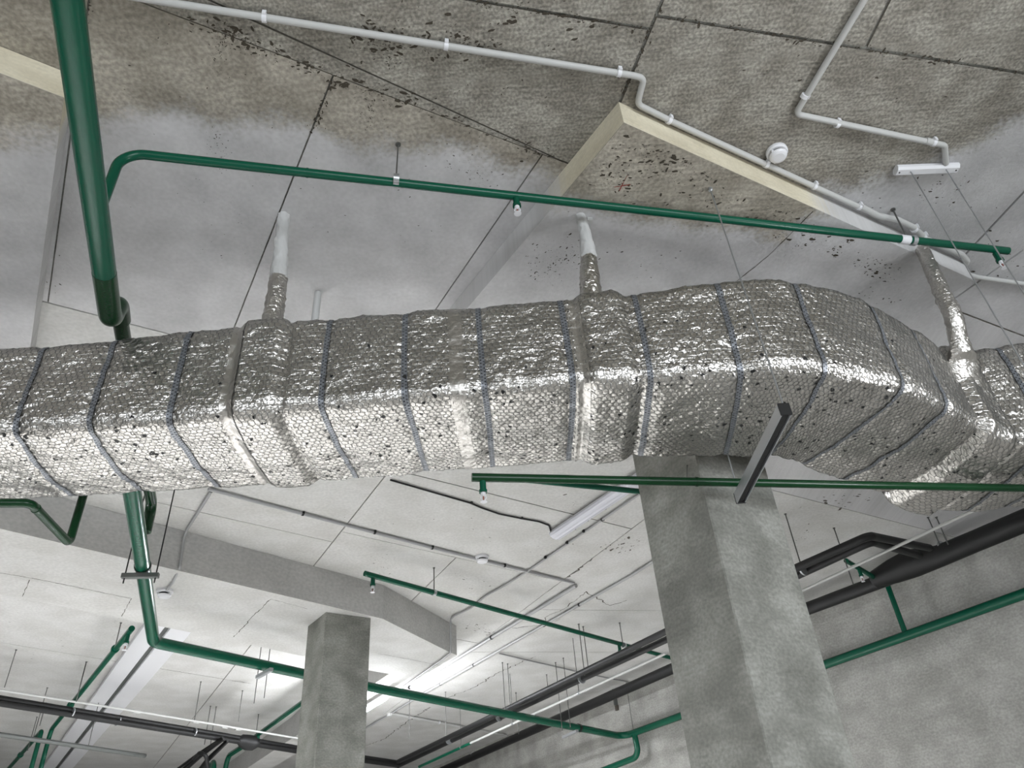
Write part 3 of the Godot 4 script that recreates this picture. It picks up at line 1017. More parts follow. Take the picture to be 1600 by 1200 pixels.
	for k in 600:
		var i := rng.randf_range(s0, s1)
		var v := rng.randf_range(0.0, vtot - q) if rng.randf() < 0.22 else rng.randf_range(0.42, vtot - q)
		var a := surf(i, v)
		var n: Vector3 = a[1]
		var f := mb.frame(n)
		var s := rng.randf_range(0.004, 0.010)
		var ring := []
		for j in 8:
			var w := TAU * j / 8
			ring.append(a[0] + n * 0.0016 + (f[0] * cos(w) + f[1] * sin(w)) * s * (rng.randf_range(0.4, 1.5)))
		for j in 8: mb.tri(a[0] + n * 0.002, ring[j], ring[(j + 1) % 8], n, n, n)
	put("torn_spots", mb, M.dark, t).set_meta("kind", "stuff")
	# perforated steel straps
	for k in STRAPS.size():
		if k == 12: continue
		var pv := PackedVector3Array()
		var pn := PackedVector3Array()
		var pu := PackedVector2Array()
		var rowsn := int((total - 0.02) / 0.012)
		for j in rowsn:
			var v := -q + 0.01 + j * 0.012
			var lean := 0.6 * sin(v * 5.0 + k) 
			for e in [-0.0125, 0.0125]:
				var a := surf(strap_s[k] + e / DU + lean, v)
				pv.append(a[0] + a[1] * 0.0045)
				pn.append(a[1])
				pu.append(Vector2(0.0 if e < 0 else 1.0, v / 0.017))
		mb = MB.new()
		mb.grid(pv, pn, pu, rowsn, 2)
		put("perforated_strap", mb, M.strap, t)
	# foil tape over the jacket joint
	for x in [-0.23, -1.20, 0.30]:
		var sx := station_of(x)
		var pv := PackedVector3Array()
		var pn := PackedVector3Array()
		var pu := PackedVector2Array()
		var rowsn := int((total - 0.02) / 0.02)
		for j in rowsn:
			var v := -q + 0.01 + j * 0.02
			for e in [-0.03, -0.01, 0.01, 0.03]:
				var a := surf(sx + e / DU, v)
				pv.append(a[0] + a[1] * 0.003)
				pn.append(a[1])
				pu.append(Vector2(e, v))
		mb = MB.new()
		mb.grid(pv, pn, pu, rowsn, 4)
		put("foil_tape", mb, M.tape, t)
	# hangers: rods sleeved in foil, spreading where they meet the jacket
	for h in [[Vector3(-1.085, 4.570, -2.549), 3.62, 0.030, 0.045, 0.46], [Vector3(0.407, 4.410, -2.571), 3.66, 0.026, 0.05, 0.40], [Vector3(2.304, 4.410, -3.009), 3.60, 0.034, 0.045, 0.0, 0.25]]:
		sleeve(t, h[0], h[1], h[2], h[3], h[4], h[5] if h.size() > 5 else 0.05)
	var hr := Vector3(-1.075, 4.570, -3.139)
	mb = MB.new()
	mb.tube([hr, hr - Vector3(0, 0.75, 0)], 0.021, 14)
	put("painted_sleeve", mb, M.whitewash, t)

func wire_edge(mb: MB, a: Vector3, b: Vector3, n: Vector3, r: float) -> void:
	var d := b - a
	var s := d.cross(n).normalized() * r
	var up := n * r
	var k := mb.v.size()
	mb.v.append(a - s); mb.v.append(a + up); mb.v.append(a + s)
	mb.v.append(b - s); mb.v.append(b + up); mb.v.append(b + s)
	var sn := s.normalized()
	for z in 2:
		mb.n.append((n - sn).normalized()); mb.n.append(n); mb.n.append((n + sn).normalized())
	for z in 6: mb.u.append(Vector2.ZERO)
	# clockwise seen from outside
	if (mb.v[k + 3] - mb.v[k]).cross(mb.v[k + 1] - mb.v[k]).dot(n - sn) > 0.0:
		mb.ix.append_array(PackedInt32Array([k, k + 1, k + 3, k + 1, k + 4, k + 3, k + 1, k + 2, k + 4, k + 2, k + 5, k + 4]))
	else:
		mb.ix.append_array(PackedInt32Array([k, k + 3, k + 1, k + 1, k + 3, k + 4, k + 1, k + 4, k + 2, k + 2, k + 4, k + 5]))

# crumpled foil sleeve round a hanger rod
func sleeve(t: Node3D, top: Vector3, y_end: float, r0: float, r1: float, paint: float, back: float) -> void:
	var nz := noise(int(absf(top.x) * 100), 9.0, 3)
	var seg := 28
	var rows := 70
	var pv := PackedVector3Array()
	var pn := PackedVector3Array()
	var pu := PackedVector2Array()
	for i in rows:
		var f := float(i) / (rows - 1)
		var y := lerpf(top.y, y_end, f)
		var r := lerpf(r0, r1, smoothstep(0.0, 0.75, f))
		if f > 0.72: r += 0.075 * pow((f - 0.72) / 0.28, 1.5)
		var c := Vector3(top.x + 0.012 * sin(f * 5.0 + top.x), y, top.z + 0.006 * sin(f * 7.0) - (back * pow((f - 0.55) / 0.45, 1.6) if f > 0.55 else 0.0))
		for j in seg:
			var a := TAU * j / seg
			var d := Vector3(cos(a), 0, sin(a))
			var rr := r * (1.0 + 0.16 * nz.get_noise_3d(d.x * 0.25, y * 1.6, d.z * 0.25) + 0.15 * nz.get_noise_3d(d.x * 0.8, y * 5.0, d.z * 0.8))
			var flat_z := 0.55 if f > 0.85 else 1.0
			pv.append(c + Vector3(d.x * rr, 0, d.z * rr * flat_z))
			pn.append(d)
			pu.append(Vector2(a * r, y))
	for i in rows:
		for j in seg:
			var a := pv[mini(i + 1, rows - 1) * seg + j] - pv[maxi(i - 1, 0) * seg + j]
			var b := pv[i * seg + (j + 1) % seg] - pv[i * seg + (j + seg - 1) % seg]
			var nn := a.cross(b).normalized()
			pn[i * seg + j] = nn if nn.dot(pn[i * seg + j]) > 0.0 else -nn
	var cutrow := int(rows * paint)
	var mb := MB.new()
	mb.grid(pv.slice(cutrow * seg), pn.slice(cutrow * seg), pu.slice(cutrow * seg), rows - cutrow, seg, true)
	put("hanger_sleeve", mb, M.foil, t)
	if cutrow > 3:
		mb = MB.new()
		mb.grid(pv.slice(0, (cutrow + 1) * seg), pn.slice(0, (cutrow + 1) * seg), pu.slice(0, (cutrow + 1) * seg), cutrow + 1, seg, true)
		put("painted_sleeve", mb, M.whitewash, t)

# ---------------------------------------------------------------- green pipes
func sprinkler(t: Node3D, at: Vector3, up := false, k := 1.0) -> void:
	var d := Vector3.UP if up else Vector3.DOWN
	var mb := MB.new()
	mb.lathe(at, d, [[0.016 * k, 0.0], [0.016 * k, 0.045 * k], [0.020 * k, 0.047 * k], [0.020 * k, 0.062 * k], [0.0, 0.062 * k]], 14)
	var so := put("sprinkler_socket", mb, M.green, t)
	mb = MB.new()
	mb.lathe(at + d * 0.062 * k, d, [[0.012 * k, 0.0], [0.012 * k, 0.012 * k], [0.006 * k, 0.014 * k], [0.006 * k, 0.018 * k], [0.0, 0.018 * k]], 12)
	for s in [-1, 1]:
		mb.tube([at + d * 0.072 * k + Vector3(0.010 * s * k, 0, 0), at + d * 0.09 * k + Vector3(0.013 * s * k, 0, 0), at + d * 0.106 * k + Vector3(0.003 * s * k, 0, 0)], 0.003 * k, 6)
	mb.lathe(at + d * 0.106 * k, d, [[0.004 * k, 0.0], [0.017 * k, 0.002 * k], [0.017 * k, 0.004 * k], [0.0, 0.005 * k]], 14)
	put("sprinkler_head", mb, M.white, so)
	put("glass_bulb", tubem([at + d * 0.074 * k, at + d * 0.104 * k], 0.003 * k, 8), M.glass, so)

func clamp_ring(t: Node3D, at: Vector3, dir: Vector3, r: float, wid := 0.025, m: Material = null) -> void:
	put("pipe_clamp", tubem([at - dir * wid / 2, at + dir * wid / 2], r, 16), m if m else M.zinc, t)

func rod(t: Node3D, a: Vector3, b: Vector3, r := 0.004) -> void:
	var hr := put("hanger_rod", tubem([a, b], r, 6), M.rod, t)
	var mb := MB.new()
	mb.lathe(a, Vector3.DOWN, [[0.013, 0.0], [0.013, 0.008], [0.0, 0.008]], 8)
	put("anchor", mb, M.rod, hr)

func green_pipes() -> void:
	# big main crossing the top left, stepping up to pass over the duct
	var m0 := Vector3(-1.188, 3.900, -0.976)
	var m1 := Vector3(-1.796, 3.900, -2.494)
	m0 -= (m1 - m0).normalized() * 1.6
	var dm := (m1 - m0).normalized()
	var t := thing("sprinkler_main_pipe", "thick green pipe running from the top left down to the duct", "pipe", m1)
	put("upper_pipe", tubem([m0, m1 - dm * 0.32], 0.047, 28), M.green, t)
	var j0 := m1 - dm * 0.32
	var mb := MB.new()
	mb.tube([j0, m1 - dm * 0.05], 0.048, 28, false)
	put("newer_pipe_end", mb, M.green_old, t)
	var up := Vector3(m1.x, 4.03, m1.z)
	mb = MB.new()
	mb.tube(fillet([m1 - dm * 0.10, m1, up + dm * 0.03, up + dm * 0.16], 0.055, 9), 0.047, 28)
	put("elbow", mb, M.green_old, t)
	var dq := Vector3(-2.548, 3.800, -4.535)
	mb = MB.new()
	mb.tube(fillet([up + dm * 0.14, Vector3(dq.x, 4.03, dq.z), dq + Vector3(0, 0.03, 0)], 0.08, 8), 0.036, 24)
	put("pipe_over_duct", mb, M.green_old, t)
	mb = MB.new()
	var r0 := Vector3(-1.569, 4.320, -1.918)
	var on := m0.lerp(m1, (r0.z - m0.z) / (m1.z - m0.z))
	# branch along the near ceiling
	var b1 := Vector3(2.752, 4.330, -3.002)
	var bt := thing("sprinkler_branch_pipe", "long thin green sprinkler pipe crossing below the near ceiling", "pipe", b1)
	var bd := (b1 - r0).normalized()
	put("pipe_run", tubem(fillet([Vector3(r0.x, 3.92, r0.z), r0, b1], 0.10, 10), 0.021, 20), M.green, bt)
	var hp := Vector3(-0.447, 4.325, -2.181)
	rod(bt, Vector3(-0.442, 4.570, -2.174), hp + Vector3(0, 0.02, 0), 0.0035)
	clamp_ring(bt, hp, bd, 0.026)
	var hp2 := Vector3(2.148, 4.330, -2.853)
	rod(bt, Vector3(2.155, 4.570, -2.854), hp2 + Vector3(0, 0.02, 0), 0.0045)
	put("white_sleeve", tubem([hp2 - bd * 0.05, hp2 + bd * 0.005], 0.025, 16), M.white, bt)
	clamp_ring(bt, hp2 + bd * 0.03, bd, 0.028)
	sprinkler(bt, (Vector3(0.091, 4.330, -2.334)) + Vector3(0, -0.018, 0))
	sprinkler(bt, (Vector3(2.671, 4.330, -2.992)) + Vector3(0, -0.018, 0), false, 1.0)
	put("weld_collar", tubem([r0.lerp(b1, 0.17), r0.lerp(b1, 0.172)], 0.0225, 16), M.green, bt)
	# pipe under the duct, in front of the big column
	var f0 := Vector3(-0.217, 3.200, -2.973)
	var f1 := Vector3(2.844, 3.200, -3.638)
	var ft := thing("sprinkler_branch_pipe", "dark green sprinkler pipe passing under the duct before the big column", "pipe", f0)
	var fd := (f1 - f0).normalized()
	f1 += fd * 2.2
	put("pipe_run", tubem([f0, f1], 0.0205, 20), M.green_old, ft)
	sprinkler(ft, (Vector3(-0.169, 3.200, -2.988)) + Vector3(0, -0.016, 0), false, 0.95)
	put("weld_collar", tubem([f0 + fd * 1.08, f0 + fd * 1.09], 0.0235, 16), M.green_old, ft)
	put("pipe_run", tubem([Vector3(0.011, 3.900, -4.358), Vector3(0.921, 3.900, -4.718)], 0.02, 14), M.green, ft)
	rod(ft, Vector3(1.308, 4.570, -4.732), Vector3(0.80, 3.21, -3.22), 0.003)
	# small pipe stepping under the duct on the left
	var k0 := Vector3(-3.357, 3.250, -2.753)
	var k1 := Vector3(-2.233, 3.250, -2.962)
	var k2 := Vector3(-2.298, 3.250, -3.410)
	var kt := thing("drain_pipe", "green pipe bent in a V under the left end of the duct", "pipe", k2)
	put("pipe_run", tubem(fillet([k0, k1, k2, k2 + Vector3(0, 0.4, 0)], 0.035, 8), 0.021, 20), M.green_old, kt)
	put("weld_collar", tubem([k1.lerp(k2, 0.12), k1.lerp(k2, 0.135)], 0.023, 16), M.green_old, kt)
	put("weld_collar", tubem([k1.lerp(k0, 0.2), k1.lerp(k0, 0.22)], 0.023, 16), M.green_old, kt)
	# main beyond the duct, round behind the slim column and along the wall
	var a0 := Vector3(-2.270, 3.800, -3.735)
	var a1 := Vector3(-3.464, 3.800, -6.728)
	var a2 := Vector3(-2.516, 3.800, -8.161)
	var a3 := Vector3(1.332, 3.674, -13.209)
	var a4 := Vector3(2.062, 3.733, -11.990)
	var a5 := Vector3(5.049, 3.821, -7.005)
	a3.y = 3.74
	a4.y = 3.75
	a5.y = 3.77
	a5 += (a5 - a4).normalized() * 3.0
	var at := thing("sprinkler_main_pipe", "thick green pipe hung beyond the duct, turning along the concrete wall", "pipe", a1)
	put("pipe_run", tubem(fillet([a0, a1, a2, a3, a4, a5], 0.16, 9), 0.052, 24), M.green, at)
	var tee := Vector3(1.487, 3.676, -12.951)
	tee.y = 3.74
	put("drop_pipe", tubem(fillet([tee, tee + Vector3(0.02, -0.34, 0.02), tee + Vector3(-0.6, -0.42, -0.75)], 0.14, 8), 0.047, 20), M.green, at)
	# trapeze with two rods at the near end
	var tq := a0.lerp(a1, (Vector3(-2.784, 3.800, -5.013) - a0).length() / (a1 - a0).length())
	var ax := Vector3(1, 0, -0.18).normalized()
	mb = MB.new()
	mb.bar(tq - ax * 0.125 - Vector3(0, 0.075, 0), tq + ax * 0.125 - Vector3(0, 0.075, 0), 0.04, 0.035, 0.003)
	put("channel", mb, M.steel, at)
	mb = MB.new()
	var nd := (a1 - a0).normalized()
	for s in [-1, 1]:
		put("hanger_rod", tubem([Vector3(tq.x, 0, tq.z) + ax * 0.105 * s + Vector3(0, CEIL, 0), Vector3(tq.x, 0, tq.z) + ax * 0.105 * s + Vector3(0, 3.67, 0)], 0.005, 8), M.dark, at)
	put("pipe_clamp", tubem([tq - nd * 0.012, tq + nd * 0.012], 0.058, 20), M.dark, at)
	# trapeze before the column
	var t2 := Vector3(-2.778, 3.800, -7.816)
	for p in [Vector3(-3.244, 4.570, -8.874), Vector3(-3.064, 4.570, -8.674)]: rod(at, p, Vector3(p.x, 3.70, p.z), 0.005)
	mb = MB.new()
	mb.bar(Vector3(-2.852, 3.700, -7.799), Vector3(-2.633, 3.700, -7.564), 0.04, 0.035, 0.003)
	put("channel", mb, M.zinc, at)
	put("pipe_clamp", tubem([t2, t2 + (a2 - a1).normalized() * 0.03], 0.058, 18), M.dark, at)
	# trapeze before the wall
	var t3 := a2.lerp(a3, 0.80)
	for p in [Vector3(0.308, 4.570, -11.571), Vector3(0.423, 4.570, -11.357)]: rod(at, p, Vector3(p.x, 3.62, p.z), 0.006)
	mb = MB.new()
	mb.bar(Vector3(0.327, 3.620, -12.100), Vector3(0.528, 3.620, -11.686), 0.045, 0.035, 0.004)
	put("channel", mb, M.zinc, at)
	put("pipe_clamp", tubem([t3, t3 + (a3 - a2).normalized() * 0.05], 0.06, 18), M.dark, at)
	for p in [[Vector3(1.500, 4.570, -13.151), 3.78]]:
		rod(at, p[0], Vector3(p[0].x, p[1], p[0].z), 0.006)
	# riser from the wall pipe with a stub and its sprinkler
	var rb := Vector3(4.136, 3.823, -8.528)
	rb.y = 3.77
	put("riser", tubem([rb, Vector3(rb.x, 4.36, rb.z)], 0.030, 14), M.green, at)
	var sb := Vector3(rb.x, 4.34, rb.z)
	var sa := Vector3(3.357, 4.340, -7.605)
	put("stub_pipe", tubem([sb, sa], 0.026, 14), M.green, at)
	sprinkler(at, sa.lerp(sb, 0.28) + Vector3(0, -0.02, 0), false, 1.2)
	# far sprinkler branch
	var c0 := Vector3(-1.555, 4.300, -6.760)
	var c1 := Vector3(2.029, 4.300, -10.924)
	var cd := (c1 - c0).normalized()
	var ct := thing("sprinkler_branch_pipe", "thin green sprinkler pipe hung under the far white ceiling", "pipe", c0)
	put("pipe_run", tubem([c0, c1], 0.027, 16), M.green, ct)
	sprinkler(ct, (Vector3(-1.491, 4.300, -6.842)) + Vector3(0, -0.02, 0), false, 1.3)
	sprinkler(ct, (Vector3(1.107, 4.300, -9.870)) + Vector3(0, -0.02, 0), false, 1.3)
	for p in [[Vector3(-0.979, 4.570, -7.435), Vector3(-0.981, 4.300, -7.432)], [Vector3(1.157, 4.570, -9.868), Vector3(1.172, 4.280, -9.875)]]:
		rod(ct, p[0], Vector3(p[0].x, 4.31, p[0].z), 0.006)
		clamp_ring(ct, p[1], cd, 0.033, 0.035)
	# branch at the far left
	var l0 := Vector3(-4.278, 4.310, -7.787)
	var l1 := Vector3(-7.515, 4.310, -12.028)
	var ld := (l1 - l0).normalized()
	var lt := thing("sprinkler_branch_pipe", "thin green sprinkler pipe receding at the far left, bent down at its end", "pipe", l0)
	put("pipe_run", tubem(fillet([l0, l1, l1 + Vector3(0.0, -1.4, 0.0)], 0.15, 7), 0.032, 16), M.green, lt)
	sprinkler(lt, l0.lerp(l1, 0.03) + Vector3(0, -0.02, 0), false, 1.5)
	for p in [[Vector3(-4.709, 4.570, -8.311), 4.31], [Vector3(-5.805, 4.570, -9.651), 4.31]]:
		rod(lt, p[0], Vector3(p[0].x, p[1], p[0].z), 0.006)
	clamp_ring(lt, Vector3(-4.767, 4.310, -8.423), ld, 0.045, 0.05, M.green)
	clamp_ring(lt, Vector3(-6.505, 4.310, -10.701), ld, 0.045, 0.05, M.green)
	var n0 := Vector3(-7.511, 4.250, -11.792)
	var n1 := Vector3(-10.294, 4.250, -15.289)
	lt = thing("sprinkler_branch_pipe", "green pipe bent to a sharp point at the lower left edge", "pipe", n0)
	put("pipe_run", tubem(fillet([n1, n0, n0 + Vector3(0, -1.5, 0)], 0.05, 6), 0.032, 16), M.green, lt)
	rod(lt, Vector3(-7.355, 4.570, -11.467), Vector3((Vector3(-7.355, 4.570, -11.467)).x, 4.25, (Vector3(-7.355, 4.570, -11.467)).z), 0.006)
	clamp_ring(lt, n0.lerp(n1, 0.45), (n1 - n0).normalized(), 0.045, 0.06, M.green)
	# branch beside the slim column
	var o0 := Vector3(-3.345, 4.270, -11.270)
	var o1 := Vector3(-4.837, 4.270, -13.515)
	lt = thing("sprinkler_branch_pipe", "short green sprinkler pipe ending left of the slim column", "pipe", o1)
	put("pipe_run", tubem([o0, o1], 0.035, 16), M.green, lt)
	sprinkler(lt, o1.lerp(o0, 0.06) + Vector3(0, -0.02, 0), false, 1.6)
	rod(lt, Vector3(-4.765, 4.570, -13.310), Vector3((Vector3(-4.765, 4.570, -13.310)).x, 4.27, (Vector3(-4.765, 4.570, -13.310)).z), 0.007)
	var p0 := Vector3(-4.732, 4.100, -13.015)
	var p1 := Vector3(-5.533, 4.100, -14.149)
	lt = thing("sprinkler_branch_pipe", "green pipe curving down beside the loose black cables", "pipe", p1)
	put("pipe_run", tubem(fillet([p0, p1, p1 + Vector3(0, -1.2, 0)], 0.2, 7), 0.042, 16), M.green, lt)
	p0 = Vector3(-6.208, 4.000, -14.854)
	p1 = Vector3(-5.612, 4.000, -13.835)
	lt = thing("sprinkler_branch_pipe", "green pipe hooked over at the bottom edge beside the cable loop", "pipe", p1)
	put("pipe_run", tubem(fillet([p0, p1, p1 + Vector3(0, -1.2, 0)], 0.2, 7), 0.042, 16), M.green, lt)
	# thin pipe between the cable trays
	var s0 := Vector3(-2.310, 3.850, -15.256)
	var s1 := Vector3(1.498, 3.850, -8.772)
	lt = thing("sprinkler_branch_pipe", "pale glossy pipe between the two black cable runs", "pipe", s1)
	put("pipe_run", tubem([s0.lerp(s1, 0.12), s1], 0.016, 12), M.pvc, lt)
	put("green_end", tubem([s0, s0.lerp(s1, 0.30)], 0.024, 12), M.green, lt)
	for q in [0.25, 0.5, 0.75]:
		clamp_ring(lt, s0.lerp(s1, q), (s1 - s0).normalized(), 0.024, 0.03)
		put("hanger_rod", tubem([s0.lerp(s1, q), Vector3(s0.lerp(s1, q).x, CEIL, s0.lerp(s1, q).z)], 0.005, 6), M.rod, lt)

# ---------------------------------------------------------------- conduits on the ceiling
func conduit(label: String, pts: Array, r: float, m: Material, bend := 0.05, clips := [], category := "conduit") -> Node3D:
	var t := thing("conduit" if category == "conduit" else "cable", label, category, pts[0])
	put("tube", tubem(fillet(pts, bend, 7), r, 14), m, t)
	for c in clips:
		var p: Vector3 = c
		var best := 1e9
		var d := Vector3.RIGHT
		for i in pts.size() - 1:
			var q := Geometry3D.get_closest_point_to_segment(p, pts[i], pts[i + 1])
			if q.distance_to(p) < best:
				best = q.distance_to(p)
				d = (pts[i + 1] - pts[i]).normalized()
		var mb := MB.new()
		mb.tube([p - d * 0.009, p + d * 0.009], r * 1.25, 14)
		var s := d.cross(Vector3.UP).normalized()
		mb.bar(p + s * r * 1.3 - d * 0.008 + Vector3(0, r * 0.3, 0), p + s * r * 1.3 + d * 0.008 + Vector3(0, r * 0.3, 0), 0.012, r * 1.6)
		put("clip", mb, M.white if m == M.pvc else M.dark, t)
	return t

func conduits() -> void:
	var z := 0.018
	conduit("grey conduit running along the dark ceiling to the corner of the drop panel", [Vector3(-2.073, 4.548, -1.203), Vector3(-1.258, 4.548, -1.415), Vector3(0.646, 4.548, -1.905), Vector3(0.693, 4.548, -1.922), Vector3(0.676, 4.548, -2.051), Vector3(0.849, 4.548, -2.159), Vector3(1.409, 4.548, -2.485), Vector3(2.073, 4.548, -2.872)], 0.0145, M.pvc, 0.04,
		[Vector3(-0.862, 4.548, -1.519), Vector3(-0.158, 4.548, -1.698), Vector3(0.580, 4.548, -1.887), Vector3(0.833, 4.548, -2.151), Vector3(1.361, 4.548, -2.457), Vector3(1.650, 4.548, -2.624), Vector3(1.941, 4.548, -2.794)])
	var t := conduit("grey conduit bent twice on the ceiling towards the white junction strip", [Vector3(1.720, 4.548, -0.987), Vector3(1.577, 4.548, -1.649), Vector3(1.433, 4.548, -2.173), Vector3(2.247, 4.548, -2.429), Vector3(2.305, 4.548, -2.548)], 0.0145, M.pvc, 0.03,
		[Vector3(1.450, 4.548, -2.080), Vector3(1.654, 4.548, -2.250), Vector3(2.181, 4.548, -2.407)])
	put("coupling", tubem([Vector3(2.136, 4.548, -2.392), Vector3(2.195, 4.548, -2.411)], 0.017, 14), M.pvc, t)
	t = conduit("ribbed flexible conduit looping over the right end of the drop panel", [Vector3(1.952, 4.548, -2.795), Vector3(2.073, 4.548, -2.872), Vector3(2.191, 4.544, -2.909), Vector3(2.310, 4.540, -2.979), Vector3(2.413, 4.540, -3.074), Vector3(2.578, 4.540, -3.168), Vector3(2.693, 4.540, -3.233), Vector3(2.757, 4.540, -3.298), Vector3(2.748, 4.540, -3.346)], 0.017, M.pvc, 0.06, [Vector3(2.314, 4.540, -2.989), Vector3(2.391, 4.540, -3.056)])
	conduit("pale conduit leaving the drop panel towards the right edge", [Vector3(2.759, 4.550, -3.396), Vector3(2.893, 4.550, -3.457), Vector3(4.764, 4.550, -4.009)], 0.014, M.pvc, 0.05)
	# beyond the duct
	conduit("twin grey cable clipped across the far ceiling past the smoke detector", [Vector3(-2.544, 4.549, -5.304), Vector3(-2.247, 4.549, -5.595), Vector3(-1.613, 4.549, -6.200), Vector3(-0.922, 4.549, -6.866), Vector3(-0.162, 4.549, -7.562), Vector3(0.516, 4.549, -8.182)], 0.014, M.cable, 0.02, [Vector3(-1.933, 4.549, -5.894), Vector3(-1.400, 4.549, -6.400), Vector3(-0.922, 4.549, -6.866), Vector3(-0.240, 4.549, -7.490)], "cable")
	conduit("grey cable dropping over the beam edge to a smoke detector", [Vector3(-2.536, 4.549, -5.352), Vector3(-2.993, 4.549, -5.996), Vector3(-3.044, 4.511, -6.068), Vector3(-3.035, 4.227, -6.079), Vector3(-3.180, 4.180, -6.297), Vector3(-3.298, 4.180, -6.451)], 0.013, M.cable, 0.03, [], "cable")
	conduit("dark cable running from the unlit batten towards the column and down the beam end", [Vector3(1.115, 4.549, -5.975), Vector3(1.029, 4.549, -6.098), Vector3(0.006, 4.549, -7.693), Vector3(-0.257, 4.549, -8.063), Vector3(-0.504, 4.549, -8.361), Vector3(-0.709, 4.549, -8.738), Vector3(-0.934, 4.549, -8.968), Vector3(-0.996, 4.546, -9.092), Vector3(-1.016, 4.176, -9.202), Vector3(-1.160, 4.176, -9.475), Vector3(-1.903, 4.176, -10.766)], 0.012, M.cable, 0.04, [Vector3(0.750, 4.549, -6.535), Vector3(0.580, 4.549, -6.767), Vector3(0.420, 4.549, -7.016), Vector3(0.197, 4.549, -7.355)], "cable")
	conduit("dark cable bowing across the far ceiling to the end of the batten", [Vector3(-1.071, 4.556, -5.421), Vector3(-0.456, 4.556, -5.967), Vector3(-0.374, 4.556, -6.073), Vector3(-0.216, 4.556, -6.238), Vector3(-0.020, 4.556, -6.372), Vector3(0.146, 4.556, -6.475), Vector3(0.243, 4.556, -6.581), Vector3(0.266, 4.556, -6.781)], 0.008, M.rubber, 0.06, [Vector3(-0.451, 4.556, -5.968), Vector3(-0.014, 4.556, -6.373)], "cable")
	conduit("straight conduit beside a dark line on the far ceiling, ending at a round box", [Vector3(1.584, 4.546, -7.316), Vector3(1.149, 4.546, -8.097), Vector3(-0.293, 4.546, -10.308), Vector3(-1.912, 4.546, -12.804), Vector3(-2.591, 4.546, -13.935)], 0.016, M.cable, 0.02, [Vector3(0.594, 4.546, -8.939), Vector3(0.155, 4.546, -9.631), Vector3(-0.905, 4.546, -11.245), Vector3(-1.518, 4.546, -12.201)])
	conduit("conduit going on from the round box behind the slim column", [Vector3(-2.662, 4.546, -14.070), Vector3(-3.300, 4.546, -15.035), Vector3(-3.878, 4.546, -15.903)], 0.016, M.cable, 0.02)
	conduit("pale conduit branching right from the round box", [Vector3(-2.605, 4.539, -13.948), Vector3(-1.902, 4.539, -15.029), Vector3(-0.726, 4.539, -16.848)], 0.02, M.pvc, 0.02, [Vector3(-1.902, 4.539, -15.029), Vector3(-2.356, 4.539, -14.377)])
	conduit("thick grey conduit lying along the ceiling joint behind the beam end", [Vector3(0.538, 4.539, -8.242), Vector3(-0.255, 4.539, -9.499), Vector3(-0.530, 4.539, -9.921), Vector3(-2.013, 4.539, -12.253)], 0.022, M.cable, 0.02, [Vector3(-0.549, 4.539, -9.944), Vector3(-2.007, 4.539, -12.213)])
	conduit("thin cable crossing the far ceiling above the black cable run", [Vector3(-0.498, 4.556, -10.790), Vector3(-0.174, 4.556, -11.192), Vector3(0.406, 4.556, -11.880), Vector3(0.714, 4.556, -12.250), Vector3(1.541, 4.556, -13.149)], 0.010, M.cable, 0.05, [], "cable")
	var box := thing("junction_box", "round white junction box on the far ceiling near the column", "junction box", Vector3(-2.665, 4.570, -14.082))
	var mb := MB.new()
	mb.lathe(Vector3(-2.665, 4.570, -14.082), Vector3.DOWN, [[0.055, 0.0], [0.055, 0.04], [0.045, 0.05], [0.0, 0.05]], 16)
	put("body", mb, M.pvc, box)

func detector(label: String, at: Vector3, r: float) -> void:
	var t := thing("smoke_detector", label, "smoke detector", at, "smoke detectors")
	var mb := MB.new()
	mb.lathe(at, Vector3.DOWN, [[r, 0.0], [r * 1.02, r * 0.30], [r * 0.98, r * 0.38], [r * 0.9, r * 0.44], [0.0, r * 0.44]], 32)
	put("mounting_base", mb, M.white, t)
	mb = MB.new()
	mb.lathe(at + Vector3.DOWN * r * 0.44, Vector3.DOWN, [[r * 0.66, 0.0], [r * 0.66, r * 0.26], [0.0, r * 0.26]], 24)
	put("smoke_slots", mb, M.dark, t)
	mb = MB.new()
	mb.lathe(at + Vector3.DOWN * r * 0.66, Vector3.DOWN, [[0.0, 0.0], [r * 0.82, 0.0], [r * 0.84, r * 0.08], [r * 0.72, r * 0.26], [r * 0.5, r * 0.34], [0.0, r * 0.36]], 32)
	for k in 3:
		var a := TAU * k / 3.0 + 0.4
		var d := Vector3(cos(a), 0, sin(a))
		mb.bar(at + d * r * 0.6 + Vector3.DOWN * r * 0.55, at + d * r * 0.92 + Vector3.DOWN * r * 0.55, r * 0.14, r * 0.3)
	put("cover", mb, M.white, t)

